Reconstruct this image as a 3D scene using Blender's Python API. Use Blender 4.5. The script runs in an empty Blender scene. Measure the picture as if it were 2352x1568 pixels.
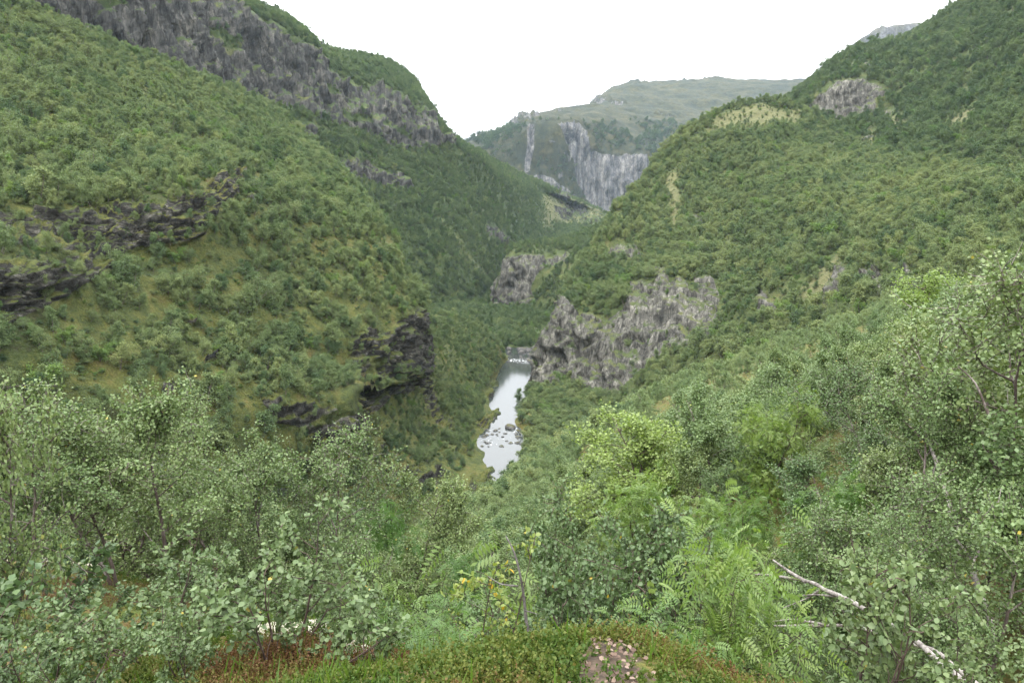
import bpy, math, random
import numpy as np
from mathutils import Vector

rng = np.random.default_rng(7)
random.seed(7)
scene = bpy.context.scene
COL = scene.collection
R = math.radians

# ------------------------------------------------------------------ camera model (1 unit = 1 m, Y = up the valley)
W, H, F = 2352.0, 1568.0, 1568.0
PITCH = R(10)
CP, SP = math.cos(PITCH), math.sin(PITCH)
RIVER_Z = -90.0


def P(px, py, Y):
    u = (px - W / 2) / F
    v = (H / 2 - py) / F
    dy = CP + v * SP
    dz = -SP + v * CP
    k = Y / dy
    return np.array([u * k, Y, dz * k])


def proj(V):
    V = np.asarray(V, float)
    f = V[..., 1] * CP - V[..., 2] * SP
    up = V[..., 1] * SP + V[..., 2] * CP
    f = np.where(np.abs(f) < 1e-6, 1e-6, f)
    return W / 2 + F * V[..., 0] / f, H / 2 - F * up / f, f


# ------------------------------------------------------------------ noise
def _hash(ix, iy, iz, seed):
    h = (ix.astype(np.int64) * 374761393 + iy.astype(np.int64) * 668265263 + iz.astype(np.int64) * 2147483647 + seed * 974711) & 0xFFFFFFFF
    h = ((h ^ (h >> 13)) * 1274126177) & 0xFFFFFFFF
    h = ((h ^ (h >> 16)) * 2246822519) & 0xFFFFFFFF
    h = h ^ (h >> 15)
    return (h & 0xFFFFFF) / float(0x7FFFFF) - 1.0


def vnoise(p, seed=0):
    p = np.asarray(p, float)
    i = np.floor(p).astype(np.int64)
    f = p - i
    u = f * f * f * (f * (f * 6 - 15) + 10)
    r = 0
    for a in (0, 1):
        wx = u[..., 0] if a else 1 - u[..., 0]
        for b in (0, 1):
            wy = u[..., 1] if b else 1 - u[..., 1]
            for c in (0, 1):
                wz = u[..., 2] if c else 1 - u[..., 2]
                r = r + wx * wy * wz * _hash(i[..., 0] + a, i[..., 1] + b, i[..., 2] + c, seed)
    return r


def fbm(p, octv=4, seed=0, gain=0.5, ridged=False):
    p = np.asarray(p, float)
    s, a, t = 0, 1.0, 0
    for o in range(octv):
        n = vnoise(p * (2.03 ** o) + 17.3 * o, seed + o)
        if ridged:
            n = 1 - 2 * np.abs(n)
        s = s + a * n
        t += a
        a *= gain
    return s / t


def sstep(a, b, x):
    t = np.clip((x - a) / (b - a), 0, 1)
    return t * t * (3 - 2 * t)


# ------------------------------------------------------------------ mesh helpers
def mk_mesh(name, V, quads=None, tris=None, mats=(), qm=None, tm=None, smooth=False, attrs=None):
    me = bpy.data.meshes.new(name)
    V = np.asarray(V, np.float32)
    nq = 0 if quads is None else len(quads)
    nt = 0 if tris is None else len(tris)
    me.vertices.add(len(V))
    me.vertices.foreach_set('co', V.ravel())
    me.loops.add(nq * 4 + nt * 3)
    li = []
    if nq:
        li.append(np.asarray(quads, np.int32).ravel())
    if nt:
        li.append(np.asarray(tris, np.int32).ravel())
    me.loops.foreach_set('vertex_index', np.concatenate(li))
    me.polygons.add(nq + nt)
    st = np.concatenate([np.arange(nq) * 4, nq * 4 + np.arange(nt) * 3]).astype(np.int32)
    me.polygons.foreach_set('loop_start', st)
    mi = np.zeros(nq + nt, np.int32)
    if qm is not None and nq:
        mi[:nq] = qm
    if tm is not None and nt:
        mi[nq:] = tm
    me.polygons.foreach_set('material_index', mi)
    if smooth:
        me.polygons.foreach_set('use_smooth', np.ones(nq + nt, bool))
    for m in mats:
        me.materials.append(m)
    for k, a in (attrs or {}).items():
        at = me.attributes.new(k, 'FLOAT', 'POINT')
        at.data.foreach_set('value', np.asarray(a, np.float32))
    me.update(calc_edges=True)
    me.validate()
    return me


def link(name, data, parent=None, loc=None):
    o = bpy.data.objects.new(name, data)
    COL.objects.link(o)
    if parent is not None:
        o.parent = parent
    if loc is not None:
        o.location = [float(c) for c in loc]
    return o


def tag(o, label=None, cat=None, group=None, kind=None):
    if label:
        o['label'] = label
    if cat:
        o['category'] = cat
    if group:
        o['group'] = group
    if kind:
        o['kind'] = kind
    return o


class Acc:
    """collects tubes and leaves before they become one mesh"""

    def __init__(s):
        s.V, s.Q, s.A, s.n = [], [], [], 0

    def add(s, V, Q, a=None):
        V = np.asarray(V, float).reshape(-1, 3)
        s.V.append(V)
        s.Q.append(np.asarray(Q, np.int64) + s.n)
        s.A.append(np.zeros(len(V)) if a is None else np.asarray(a, float))
        s.n += len(V)

    def tube(s, pts, rad, n=5, cap=True):
        pts = np.asarray(pts, float)
        rad = np.asarray(rad, float)
        k = len(pts)
        t = np.gradient(pts, axis=0)
        t /= np.linalg.norm(t, axis=1)[:, None] + 1e-9
        ref = np.array([0.31, 0.93, 0.17]) if abs(t[0][1]) < 0.8 else np.array([1.0, 0.1, 0.2])
        a = np.cross(t, ref)
        a /= np.linalg.norm(a, axis=1)[:, None] + 1e-9
        b = np.cross(t, a)
        th = np.linspace(0, 2 * math.pi, n, endpoint=False)
        ring = pts[:, None, :] + rad[:, None, None] * (np.cos(th)[None, :, None] * a[:, None, :] + np.sin(th)[None, :, None] * b[:, None, :])
        idx = np.arange(k * n).reshape(k, n)
        q = np.stack([idx[:-1], np.roll(idx[:-1], -1, 1), np.roll(idx[1:], -1, 1), idx[1:]], -1).reshape(-1, 4)
        s.add(ring.reshape(-1, 3), q)

    def data(s):
        return np.concatenate(s.V), np.concatenate(s.Q), np.concatenate(s.A)


# ------------------------------------------------------------------ materials
def new_mat(name):
    m = bpy.data.materials.new(name)
    m.use_nodes = True
    nt = m.node_tree
    nt.nodes.clear()
    return m, nt


class NB:
    def __init__(s, nt):
        s.nt = nt

    def n(s, t, **kw):
        nd = s.nt.nodes.new(t)
        for k, v in kw.items():
            setattr(nd, k, v)
        return nd

    def l(s, a, b):
        s.nt.links.new(a, b)

    def put(s, sock, v):
        if isinstance(v, bpy.types.NodeSocket):
            s.l(v, sock)
        else:
            sock.default_value = v

    def math(s, op, a, b=None, c=None, clamp=False):
        nd = s.n('ShaderNodeMath', operation=op, use_clamp=clamp)
        s.put(nd.inputs[0], a)
        if b is not None:
            s.put(nd.inputs[1], b)
        if c is not None:
            s.put(nd.inputs[2], c)
        return nd.outputs[0]

    def mix(s, f, a, b, mode='MIX'):
        nd = s.n('ShaderNodeMix', data_type='RGBA', blend_type=mode)
        s.put(nd.inputs[0], f)
        s.put(nd.inputs[6], a if not isinstance(a, tuple) else (*a, 1))
        s.put(nd.inputs[7], b if not isinstance(b, tuple) else (*b, 1))
        return nd.outputs[2]

    def noise(s, vec, scale, det=4, rough=0.55, dist=0.0):
        nd = s.n('ShaderNodeTexNoise')
        nd.inputs['Scale'].default_value = scale
        nd.inputs['Detail'].default_value = det
        nd.inputs['Roughness'].default_value = rough
        nd.inputs['Distortion'].default_value = dist
        if vec is not None:
            s.l(vec, nd.inputs['Vector'])
        return nd.outputs[0]

    def ramp(s, f, stops, interp='LINEAR'):
        nd = s.n('ShaderNodeValToRGB')
        cr = nd.color_ramp
        cr.interpolation = interp
        while len(cr.elements) > len(stops):
            cr.elements.remove(cr.elements[-1])
        while len(cr.elements) < len(stops):
            cr.elements.new(0.5)
        for e, (p, c) in zip(cr.elements, stops):
            e.position = p
            e.color = (*c, 1) if len(c) == 3 else c
        s.l(f, nd.inputs[0])
        return nd.outputs[0]

    def mapr(s, f, a, b, c=0.0, d=1.0):
        nd = s.n('ShaderNodeMapRange')
        s.put(nd.inputs[0], f)
        for i, v in enumerate((a, b, c, d)):
            nd.inputs[i + 1].default_value = v
        return nd.outputs[0]


def terrain_mat(name, greens, rocks, streak=(0.35, 0.35, 0.05), moss=0.6, rot=0.0, rockscale=1.0, gscale=1.0, extra=None, bare0=(0.10, 0.095, 0.04), bare1=(0.16, 0.15, 0.075)):
    m, nt = new_mat(name)
    b = NB(nt)
    geo = b.n('ShaderNodeNewGeometry')
    pos = geo.outputs['Position']
    at = b.n('ShaderNodeAttribute', attribute_name='rock')
    # ground cover
    n1 = b.noise(pos, 0.06 * gscale, 5, 0.6)
    n2 = b.noise(pos, 0.35 * gscale, 5, 0.65)
    n3 = b.noise(pos, 2.2 * gscale, 3, 0.6)
    f = b.math('ADD', b.math('MULTIPLY', n1, 0.5), b.math('MULTIPLY', n2, 0.5))
    g = b.ramp(f, [(0.34, greens[0]), (0.45, greens[1]), (0.55, greens[2]), (0.66, greens[3])])
    g = b.mix(b.mapr(n3, 0.3, 0.7, 0.0, 1.0), b.mix(1.0, g, (0.62, 0.66, 0.6), 'MULTIPLY'), b.mix(1.0, g, (1.28, 1.25, 1.2), 'MULTIPLY'))
    # rock
    mp = b.n('ShaderNodeMapping')
    mp.inputs['Scale'].default_value = streak
    mp.inputs['Rotation'].default_value = (0, rot, 0)
    b.l(pos, mp.inputs['Vector'])
    r1 = b.noise(mp.outputs[0], 1.0 * rockscale, 7, 0.68, 0.4)
    r2 = b.noise(pos, 0.09 * rockscale, 4, 0.6)
    r3 = b.noise(pos, 1.1 * rockscale, 5, 0.7)
    rf = b.math('ADD', b.math('MULTIPLY', r1, 0.55), b.math('ADD', b.math('MULTIPLY', r2, 0.3), b.math('MULTIPLY', r3, 0.15)))
    rc = b.ramp(rf, [(0.36, rocks[0]), (0.46, rocks[1]), (0.54, rocks[2]), (0.63, rocks[3])])
    vo = b.n('ShaderNodeTexVoronoi', feature='DISTANCE_TO_EDGE')
    vo.inputs['Scale'].default_value = 0.9 * rockscale
    b.l(mp.outputs[0], vo.inputs['Vector'])
    crack = b.mapr(vo.outputs['Distance'], 0.0, 0.09, 0.45, 1.0)
    rc = b.mix(1.0, rc, crack, 'MULTIPLY')
    fine = b.noise(mp.outputs[0], 5.5 * rockscale, 4, 0.7)
    rc = b.mix(1.0, rc, b.ramp(fine, [(0.3, (0.45, 0.45, 0.45)), (0.5, (1.0, 1.0, 1.0)), (0.7, (1.45, 1.45, 1.42))]), 'MULTIPLY')
    # moss on ledges
    sx = b.n('ShaderNodeSeparateXYZ')
    b.l(geo.outputs['Normal'], sx.inputs[0])
    up = b.math('ADD', sx.outputs[2], b.math('MULTIPLY', b.math('SUBTRACT', n2, 0.5), 1.3))
    mossf = b.mapr(up, moss - 0.12, moss + 0.12, 0.0, 1.0)
    rc = b.mix(mossf, rc, g)
    e = b.math('ADD', at.outputs['Fac'], b.math('MULTIPLY', b.math('SUBTRACT', n2, 0.5), 0.7))
    k = b.mapr(e, 0.42, 0.56, 0.0, 1.0)
    ba = b.n('ShaderNodeAttribute', attribute_name='bare')
    bf = b.mapr(b.math('ADD', ba.outputs['Fac'], b.math('MULTIPLY', b.math('SUBTRACT', n2, 0.5), 1.6)), 0.45, 1.05, 0.0, 0.65)
    g = b.mix(bf, g, b.mix(n3, bare0, bare1))
    col = b.mix(k, g, rc)
    if extra:
        col = extra(b, pos, col, n2, n3)
    bs = b.n('ShaderNodeBsdfPrincipled')
    b.l(col, bs.inputs['Base Color'])
    bs.inputs['Roughness'].default_value = 0.9
    bs.inputs['Specular IOR Level'].default_value = 0.25
    bm = b.n('ShaderNodeBump')
    bm.inputs['Strength'].default_value = 0.9
    bm.inputs['Distance'].default_value = 0.6 / gscale
    hgt = b.math('ADD', b.math('MULTIPLY', r1, 1.6), b.math('ADD', b.math('MULTIPLY', n3, 0.5), b.math('MULTIPLY', r3, 0.7)))
    b.l(hgt, bm.inputs['Height'])
    b.l(bm.outputs[0], bs.inputs['Normal'])
    o = b.n('ShaderNodeOutputMaterial')
    b.l(bs.outputs[0], o.inputs[0])
    return m


def leaf_mat(name, dark, mid, light, yellow=(0.42, 0.28, 0.02), yel_at=0.9965, rough=0.42, spec=0.4, trans=0.3):
    m, nt = new_mat(name)
    b = NB(nt)
    ti = b.n('ShaderNodeAttribute', attribute_name='tint', attribute_type='INSTANCER')
    lv = b.n('ShaderNodeAttribute', attribute_name='lv')
    f = b.math('ADD', b.math('MULTIPLY', ti.outputs['Fac'], 0.75), b.math('MULTIPLY', lv.outputs['Fac'], 0.25))
    c = b.ramp(f, [(0.05, dark), (0.5, mid), (0.95, light)])
    c = b.mix(b.mapr(lv.outputs['Fac'], yel_at, yel_at + 0.006, 0, 1), c, yellow)
    geo = b.n('ShaderNodeNewGeometry')
    c2 = b.mix(b.math('MULTIPLY', geo.outputs['Backfacing'], 0.45), c, b.mix(1.0, c, (1.25, 1.3, 1.45), 'MULTIPLY'))
    bs = b.n('ShaderNodeBsdfPrincipled')
    b.l(c2, bs.inputs['Base Color'])
    bs.inputs['Roughness'].default_value = rough
    bs.inputs['Specular IOR Level'].default_value = spec
    tr = b.n('ShaderNodeBsdfTranslucent')
    b.l(b.mix(1.0, c, (1.25, 1.35, 0.7), 'MULTIPLY'), tr.inputs[0])
    ms = b.n('ShaderNodeMixShader')
    ms.inputs[0].default_value = trans
    b.l(bs.outputs[0], ms.inputs[1])
    b.l(tr.outputs[0], ms.inputs[2])
    o = b.n('ShaderNodeOutputMaterial')
    b.l(ms.outputs[0], o.inputs[0])
    return m


def bark_mat(name, c0, c1, c2, scale=6.0):
    m, nt = new_mat(name)
    b = NB(nt)
    tc = b.n('ShaderNodeTexCoord')
    mp = b.n('ShaderNodeMapping')
    mp.inputs['Scale'].default_value = (1, 1, 0.35)
    b.l(tc.outputs['Object'], mp.inputs['Vector'])
    n1 = b.noise(mp.outputs[0], scale, 5, 0.65)
    n2 = b.noise(mp.outputs[0], scale * 5, 3, 0.6)
    c = b.ramp(b.math('ADD', b.math('MULTIPLY', n1, 0.7), b.math('MULTIPLY', n2, 0.3)), [(0.36, c0), (0.5, c1), (0.62, c2)])
    bs = b.n('ShaderNodeBsdfPrincipled')
    b.l(c, bs.inputs['Base Color'])
    bs.inputs['Roughness'].default_value = 0.85
    bm = b.n('ShaderNodeBump')
    bm.inputs['Strength'].default_value = 0.6
    bm.inputs['Distance'].default_value = 0.02
    b.l(n2, bm.inputs['Height'])
    b.l(bm.outputs[0], bs.inputs['Normal'])
    o = b.n('ShaderNodeOutputMaterial')
    b.l(bs.outputs[0], o.inputs[0])
    return m


M_BIRCH = leaf_mat('birch_leaf', (0.04, 0.08, 0.028), (0.10, 0.148, 0.055), (0.18, 0.215, 0.08), spec=0.28, trans=0.18)
M_HILL = leaf_mat('hillside_birch_leaf', (0.041, 0.075, 0.029), (0.110, 0.151, 0.062), (0.190, 0.216, 0.082), rough=0.6, spec=0.15, trans=0.18, yel_at=1.2)
M_DARKHILL = leaf_mat('hillside_alder_leaf', (0.03, 0.06, 0.025), (0.065, 0.105, 0.045), (0.12, 0.16, 0.065), rough=0.6, spec=0.15, trans=0.18, yel_at=1.2)
M_FRESH = leaf_mat('hillside_rowan_leaf', (0.05, 0.1, 0.03), (0.10, 0.165, 0.045), (0.16, 0.215, 0.06), rough=0.6, spec=0.18, trans=0.3, yel_at=1.2)
M_SAPL = leaf_mat('sapling_leaf', (0.04, 0.078, 0.028), (0.096, 0.138, 0.057), (0.17, 0.205, 0.08), rough=0.42, yel_at=0.995, spec=0.28, trans=0.18)
M_BRIGHT = leaf_mat('bright_leaf', (0.06, 0.12, 0.03), (0.135, 0.2, 0.052), (0.21, 0.265, 0.075), yel_at=1.2, trans=0.32)
M_ROWAN = leaf_mat('rowan_leaf', (0.04, 0.095, 0.025), (0.085, 0.155, 0.04), (0.18, 0.235, 0.055), yel_at=1.2, trans=0.4)
M_YELLOW = leaf_mat('yellowing_leaf', (0.085, 0.14, 0.035), (0.13, 0.185, 0.045), (0.2, 0.225, 0.05), yel_at=0.95, trans=0.35, yellow=(0.42, 0.28, 0.03))
M_BARK = bark_mat('birch_bark', (0.035, 0.025, 0.02), (0.075, 0.055, 0.045), (0.24, 0.21, 0.19))
M_DARKBARK = bark_mat('brown_bark', (0.02, 0.012, 0.01), (0.05, 0.03, 0.022), (0.09, 0.06, 0.05))
M_PALEBARK = bark_mat('pale_birch_bark', (0.05, 0.04, 0.033), (0.18, 0.16, 0.145), (0.33, 0.31, 0.28), 11)
M_GREYBARK = bark_mat('grey_birch_bark', (0.06, 0.05, 0.045), (0.16, 0.14, 0.125), (0.34, 0.31, 0.28), 9)
M_DEAD = bark_mat('dead_wood', (0.03, 0.025, 0.022), (0.075, 0.065, 0.06), (0.15, 0.14, 0.13), 12)

# ------------------------------------------------------------------ terrain patches
PATCH = {}


def cr1(A, counts):
    """Catmull-Rom along axis 0"""
    A = np.asarray(A, float)
    n = len(A)
    ext = np.concatenate([[2 * A[0] - A[1]], A, [2 * A[-1] - A[-2]]])
    out = []
    for i in range(n - 1):
        p0, p1, p2, p3 = ext[i], ext[i + 1], ext[i + 2], ext[i + 3]
        t = np.linspace(0, 1, counts[i], endpoint=False)
        t = t.reshape(-1, *([1] * (A.ndim - 1)))
        m1 = (p2 - p0) * 0.42
        m2 = (p3 - p1) * 0.42
        out.append((2 * t ** 3 - 3 * t ** 2 + 1) * p1 + (t ** 3 - 2 * t ** 2 + t) * m1 + (-2 * t ** 3 + 3 * t ** 2) * p2 + (t ** 3 - t ** 2) * m2)
    out.append(A[-1:])
    return np.concatenate(out)


def poly_sd(px, py, poly):
    """signed distance to a polygon (positive inside)"""
    poly = np.asarray(poly, float)
    d = np.full(px.shape, 1e9)
    inside = np.zeros(px.shape, bool)
    n = len(poly)
    for i in range(n):
        x1, y1 = poly[i]
        x2, y2 = poly[(i + 1) % n]
        ex, ey = x2 - x1, y2 - y1
        t = np.clip(((px - x1) * ex + (py - y1) * ey) / (ex * ex + ey * ey + 1e-9), 0, 1)
        d = np.minimum(d, np.hypot(px - x1 - t * ex, py - y1 - t * ey))
        c = ((y1 > py) != (y2 > py)) & (px < (x2 - x1) * (py - y1) / (y2 - y1 + 1e-12) + x1)
        inside ^= c
    return np.where(inside, d, -d)


def cellnoise(p, seed=0):
    i = np.floor(p).astype(np.int64)
    return _hash(i[..., 0], i[..., 1], i[..., 2], seed)


def facet(p, seed=0):
    """angular broken faces: every cell of a jittered lattice is a randomly tilted plane"""
    i = np.floor(p).astype(np.int64)
    best = np.full(p.shape[:-1], 1e9)
    out = np.zeros(p.shape[:-1])
    for a in (-1, 0, 1):
        for b in (-1, 0, 1):
            for c in (-1, 0, 1):
                q = (i[..., 0] + a, i[..., 1] + b, i[..., 2] + c)
                ctr = np.stack([q[k] + 0.5 + 0.42 * _hash(*q, seed + k) for k in range(3)], -1)
                df = p - ctr
                dd = (df * df).sum(-1)
                val = 0.55 * _hash(*q, seed + 7) + sum(df[..., k] * _hash(*q, seed + 11 + k) for k in range(3)) * 0.9
                out = np.where(dd < best, val, out)
                best = np.minimum(best, dd)
    return out


def grid_normals(G):
    du = np.gradient(G, axis=1)
    dv = np.gradient(G, axis=0)
    n = np.cross(du, dv)
    n /= np.linalg.norm(n, axis=2)[..., None] + 1e-12
    return n


def patch(name, rows, res, mat, rock=(), soft=14, back=None, style='block', amp=1.0, slope_amp=1.2, bare=(), nscale=1.0, water_edge=False, green=0.0, far=None, spots=0.0):
    if far:
        rows = [[(a, b_, c * (1 + far[2] * float(sstep(far[0], far[1], a)))) for a, b_, c in r] for r in rows]
    A = np.array([[P(*q) for q in r] for r in rows])
    if back:
        extra = A[-1] + np.array([0, back[0], back[1]])
        extra2 = A[-1] + np.array([0, back[0] * 2.2, back[1] * 3.5])
        A = np.concatenate([A, extra[None], extra2[None]])
    if water_edge:
        e = A[:, -1].copy()
        e[:, 0] += 9
        e[:, 2] = RIVER_Z - 5
        A = np.concatenate([A, e[:, None]], 1)
    lv = np.linalg.norm(np.diff(A, axis=0), axis=2).mean(1)
    lu = np.linalg.norm(np.diff(A, axis=1), axis=2).mean(0)
    G = cr1(A, [max(2, int(math.ceil(l / res))) for l in lv])
    G = np.swapaxes(cr1(np.swapaxes(G, 0, 1), [max(2, int(math.ceil(l / res))) for l in lu]), 0, 1)
    N = grid_normals(G)
    s = np.sign(np.median(N[..., 2]))
    N = N * s
    px, py, dep = proj(G)
    w = fbm(G / (9 * nscale), 4, 3)
    wx = fbm(G / (14 * nscale), 3, 31)
    rk = np.zeros(px.shape)
    for pl in rock:
        sd = poly_sd(px + wx * soft * 0.9, py + w * soft * 0.9, pl)
        rk = np.maximum(rk, sstep(-soft * 0.5, soft * 0.5, sd))
    if spots:
        rk = np.maximum(rk, 0.85 * sstep(spots, spots + 0.12, fbm(G / np.array([30, 30, 14]) / nscale, 5, 19, 0.6)))
    if green:
        rk = rk * (1 - sstep(green - 0.12, green + 0.12, fbm(np.stack([G[..., 0] + 0.6 * G[..., 2], G[..., 1] * 0.6, G[..., 2] * 1.6], -1) / (26 * nscale), 4, 15)))
    br = np.zeros(px.shape)
    for pl in bare:
        sd = poly_sd(px + wx * soft, py + w * soft, pl)
        br = np.maximum(br, sstep(-soft, soft, sd))
    # relief of the slope
    d = slope_amp * (fbm(G / (22 * nscale), 4, 11) * 2.0 + fbm(G / (5 * nscale), 3, 12) * 0.5)
    # steep natural outcrops
    sel = rk > 0.03
    dr = np.zeros(px.shape)
    Q = G[sel]
    if len(Q) and style == 'strata':
        zz = Q[:, 2] + 0.12 * Q[:, 0] + 2.5 * fbm(Q / 14, 3, 5)
        q = zz / 2.6
        q2 = zz / 0.9 + 1.3 * fbm(Q / 4, 2, 8)
        w2 = Q + 1.2 * fbm(Q / 5, 2, 9)[:, None]
        dr[sel] = 1.3 * (q - np.floor(q)) ** 2 + 0.5 * (q2 - np.floor(q2)) + 2.6 * facet(w2 / np.array([6, 6, 5.0]), 21) + 1.3 * facet(w2 / np.array([2.4, 2.4, 1.8]), 22) + 1.4 * fbm(Q / 9, 3, 23)
    elif len(Q) and style == 'vertical':
        w2 = Q / nscale + 2.0 * fbm(Q / (12 * nscale), 3, 9)[:, None]
        crk = fbm(w2 / np.array([8.5, 8.5, 95.0]), 3, 45, 0.5, True)
        dr[sel] = (3.2 * facet(w2 / np.array([9, 9, 48.0]), 41) + 1.7 * facet(w2 / np.array([3.5, 3.5, 16.0]), 42) + 0.6 * facet(w2 / np.array([2, 2, 4.0]), 43) - 3.5 * sstep(0.55, 0.9, crk)
                   + 2.2 * fbm(w2 / np.array([7, 7, 45.0]), 3, 44, 0.6, True)) * nscale ** 0.8
    elif len(Q):
        c, sn = math.cos(0.7), math.sin(0.7)
        w2 = Q + 1.5 * fbm(Q / 8, 3, 9)[:, None]
        w2 = np.stack([w2[:, 0] * c + w2[:, 2] * sn, w2[:, 1], -w2[:, 0] * sn + w2[:, 2] * c], -1)
        dr[sel] = 3.4 * facet(w2 / np.array([15, 15, 24.0]), 51) + 1.9 * facet(w2 / np.array([5, 5, 8.0]), 52) + 0.4 * facet(w2 / np.array([1.9, 1.9, 3.5]), 53) + 2.2 * fbm(Q / 13, 3, 54) + 0.5 * fbm(w2 / np.array([2.0, 2.0, 9]), 3, 55, 0.6, True)
    d = d + rk * dr * amp
    edge = np.ones(px.shape)
    G2 = G + N * (d * edge)[..., None]
    nr, nc = px.shape
    idx = np.arange(nr * nc).reshape(nr, nc)
    q = np.stack([idx[:-1, :-1], idx[:-1, 1:], idx[1:, 1:], idx[1:, :-1]], -1).reshape(-1, 4)
    if s < 0:
        q = q[:, ::-1]
    me = mk_mesh(name, G2.reshape(-1, 3), q, mats=[mat], smooth=False, attrs={'rock': rk.ravel(), 'bare': br.ravel()})
    o = link(name, me)
    tag(o, kind='structure')
    PATCH[name] = dict(G=G2, N=grid_normals(G2) * s, rock=rk, bare=br, polys=rock)
    return o


M_L1 = terrain_mat('near_left_slope', [(0.036, 0.034, 0.014), (0.042, 0.058, 0.016), (0.08, 0.086, 0.022), (0.10, 0.08, 0.03)],
                   [(0.010, 0.0095, 0.008), (0.027, 0.0255, 0.0215), (0.065, 0.062, 0.052), (0.20, 0.188, 0.16)], streak=(0.3, 0.3, 0.75), moss=0.5)
M_L2 = terrain_mat('left_mountain_rock', [(0.032, 0.04, 0.015), (0.034, 0.054, 0.017), (0.05, 0.07, 0.02), (0.10, 0.10, 0.034)],
                   [(0.012, 0.012, 0.0115), (0.036, 0.0358, 0.033), (0.067, 0.065, 0.058), (0.155, 0.146, 0.122)], streak=(0.32, 0.32, 0.05), moss=0.62, rockscale=0.6)
M_R = terrain_mat('right_hill_rock', [(0.04, 0.046, 0.017), (0.044, 0.064, 0.02), (0.066, 0.08, 0.027), (0.10, 0.098, 0.038)],
                  [(0.016, 0.0156, 0.0138), (0.058, 0.056, 0.048), (0.118, 0.114, 0.098), (0.255, 0.244, 0.208)], streak=(0.4, 0.3, 0.09), rot=0.7, moss=0.78)
M_F = terrain_mat('far_mountain_rock', [(0.007, 0.011, 0.005), (0.014, 0.02, 0.008), (0.034, 0.034, 0.011), (0.078, 0.067, 0.028)],
                  [(0.03, 0.03, 0.035), (0.085, 0.084, 0.088), (0.155, 0.15, 0.143), (0.27, 0.255, 0.23)], streak=(0.06, 0.06, 0.008), moss=0.7, rockscale=1.1, gscale=0.25)
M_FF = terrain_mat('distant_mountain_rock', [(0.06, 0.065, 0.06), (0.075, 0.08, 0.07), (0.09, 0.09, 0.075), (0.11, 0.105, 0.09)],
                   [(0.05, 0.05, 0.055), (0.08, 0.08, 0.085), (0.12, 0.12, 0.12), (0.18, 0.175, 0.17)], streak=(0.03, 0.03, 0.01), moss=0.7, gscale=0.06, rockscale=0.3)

L1_ROCK = [[(-200, 640), (0, 590), (40, 585), (130, 590), (230, 570), (290, 575), (250, 620), (200, 650), (110, 700), (0, 760), (-200, 800)],
           [(-200, 505), (0, 495), (90, 488), (180, 482), (300, 462), (400, 465), (470, 440), (520, 405), (556, 395), (565, 435), (500, 480), (455, 540), (380, 560), (300, 575), (200, 585), (100, 575), (0, 575), (-200, 580)],
           [(440, 455), (500, 415), (535, 400), (556, 410), (553, 435), (520, 440), (470, 475)],
           [(560, 440), (590, 455), (585, 470), (565, 462)],
           [(805, 775), (840, 755), (870, 770), (930, 725), (962, 705), (985, 760), (985, 858), (930, 870), (870, 880), (855, 895), (820, 900), (800, 830)],
           [(590, 920), (650, 922), (715, 925), (775, 905), (815, 880), (845, 895), (845, 1000), (790, 1010), (720, 1020), (680, 975), (620, 972)],
           [(440, 810), (490, 805), (500, 830), (460, 840)], [(360, 870), (400, 872), (420, 905), (375, 900)],
           [(712, 680), (730, 675), (735, 700), (718, 710)], [(410, 725), (445, 725), (440, 745), (412, 742)]]
patch('left_hillside', [
    [(-250, 1250, 95), (0, 1200, 105), (250, 1150, 120), (420, 1120, 135), (560, 1080, 150), (680, 1060, 165), (770, 1030, 182), (815, 1010, 195), (800, 1000, 250)],
    [(-250, 1000, 105), (0, 980, 115), (250, 970, 130), (420, 980, 142), (560, 990, 155), (680, 1000, 168), (770, 1000, 182), (822, 980, 196), (810, 970, 255)],
    [(-250, 840, 112), (0, 830, 122), (250, 850, 140), (420, 870, 152), (560, 900, 163), (680, 905, 173), (770, 905, 185), (826, 890, 200), (815, 885, 262)],
    [(-250, 700, 118), (0, 720, 128), (250, 740, 152), (420, 765, 168), (560, 800, 182), (700, 830, 195), (835, 865, 215), (972, 860, 262), (960, 860, 330)],
    [(-250, 600, 122), (0, 610, 132), (250, 650, 160), (420, 690, 176), (560, 715, 190), (700, 740, 205), (835, 768, 222), (966, 712, 265), (950, 720, 335)],
    [(-250, 520, 150), (0, 540, 155), (250, 570, 172), (420, 590, 186), (560, 620, 205), (700, 640, 222), (835, 655, 240), (940, 650, 275), (925, 660, 345)],
    [(-250, 440, 158), (0, 480, 164), (250, 480, 180), (420, 475, 192), (560, 500, 218), (700, 530, 240), (820, 550, 262), (905, 560, 288), (885, 575, 358)],
    [(-250, 360, 190), (0, 390, 192), (250, 400, 205), (420, 410, 214), (560, 430, 238), (700, 460, 265), (790, 480, 290), (850, 480, 312), (830, 495, 385)],
    [(-250, 200, 250), (0, 220, 250), (250, 280, 260), (420, 320, 275), (560, 360, 300), (680, 385, 330), (745, 395, 355), (790, 405, 375), (770, 420, 440)],
    [(-250, 40, 310), (0, 60, 310), (150, 110, 330), (300, 170, 350), (430, 210, 380), (550, 250, 420), (640, 290, 450), (700, 320, 470), (690, 335, 540)],
    [(-250, -60, 350), (0, 0, 345), (120, 50, 365), (270, 115, 395), (400, 165, 430), (520, 205, 475), (600, 240, 510), (650, 275, 530), (640, 290, 600)],
], 0.62, M_L1, L1_ROCK, soft=13, green=0.5, back=(50, -35), style='strata', amp=1.0)

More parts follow.
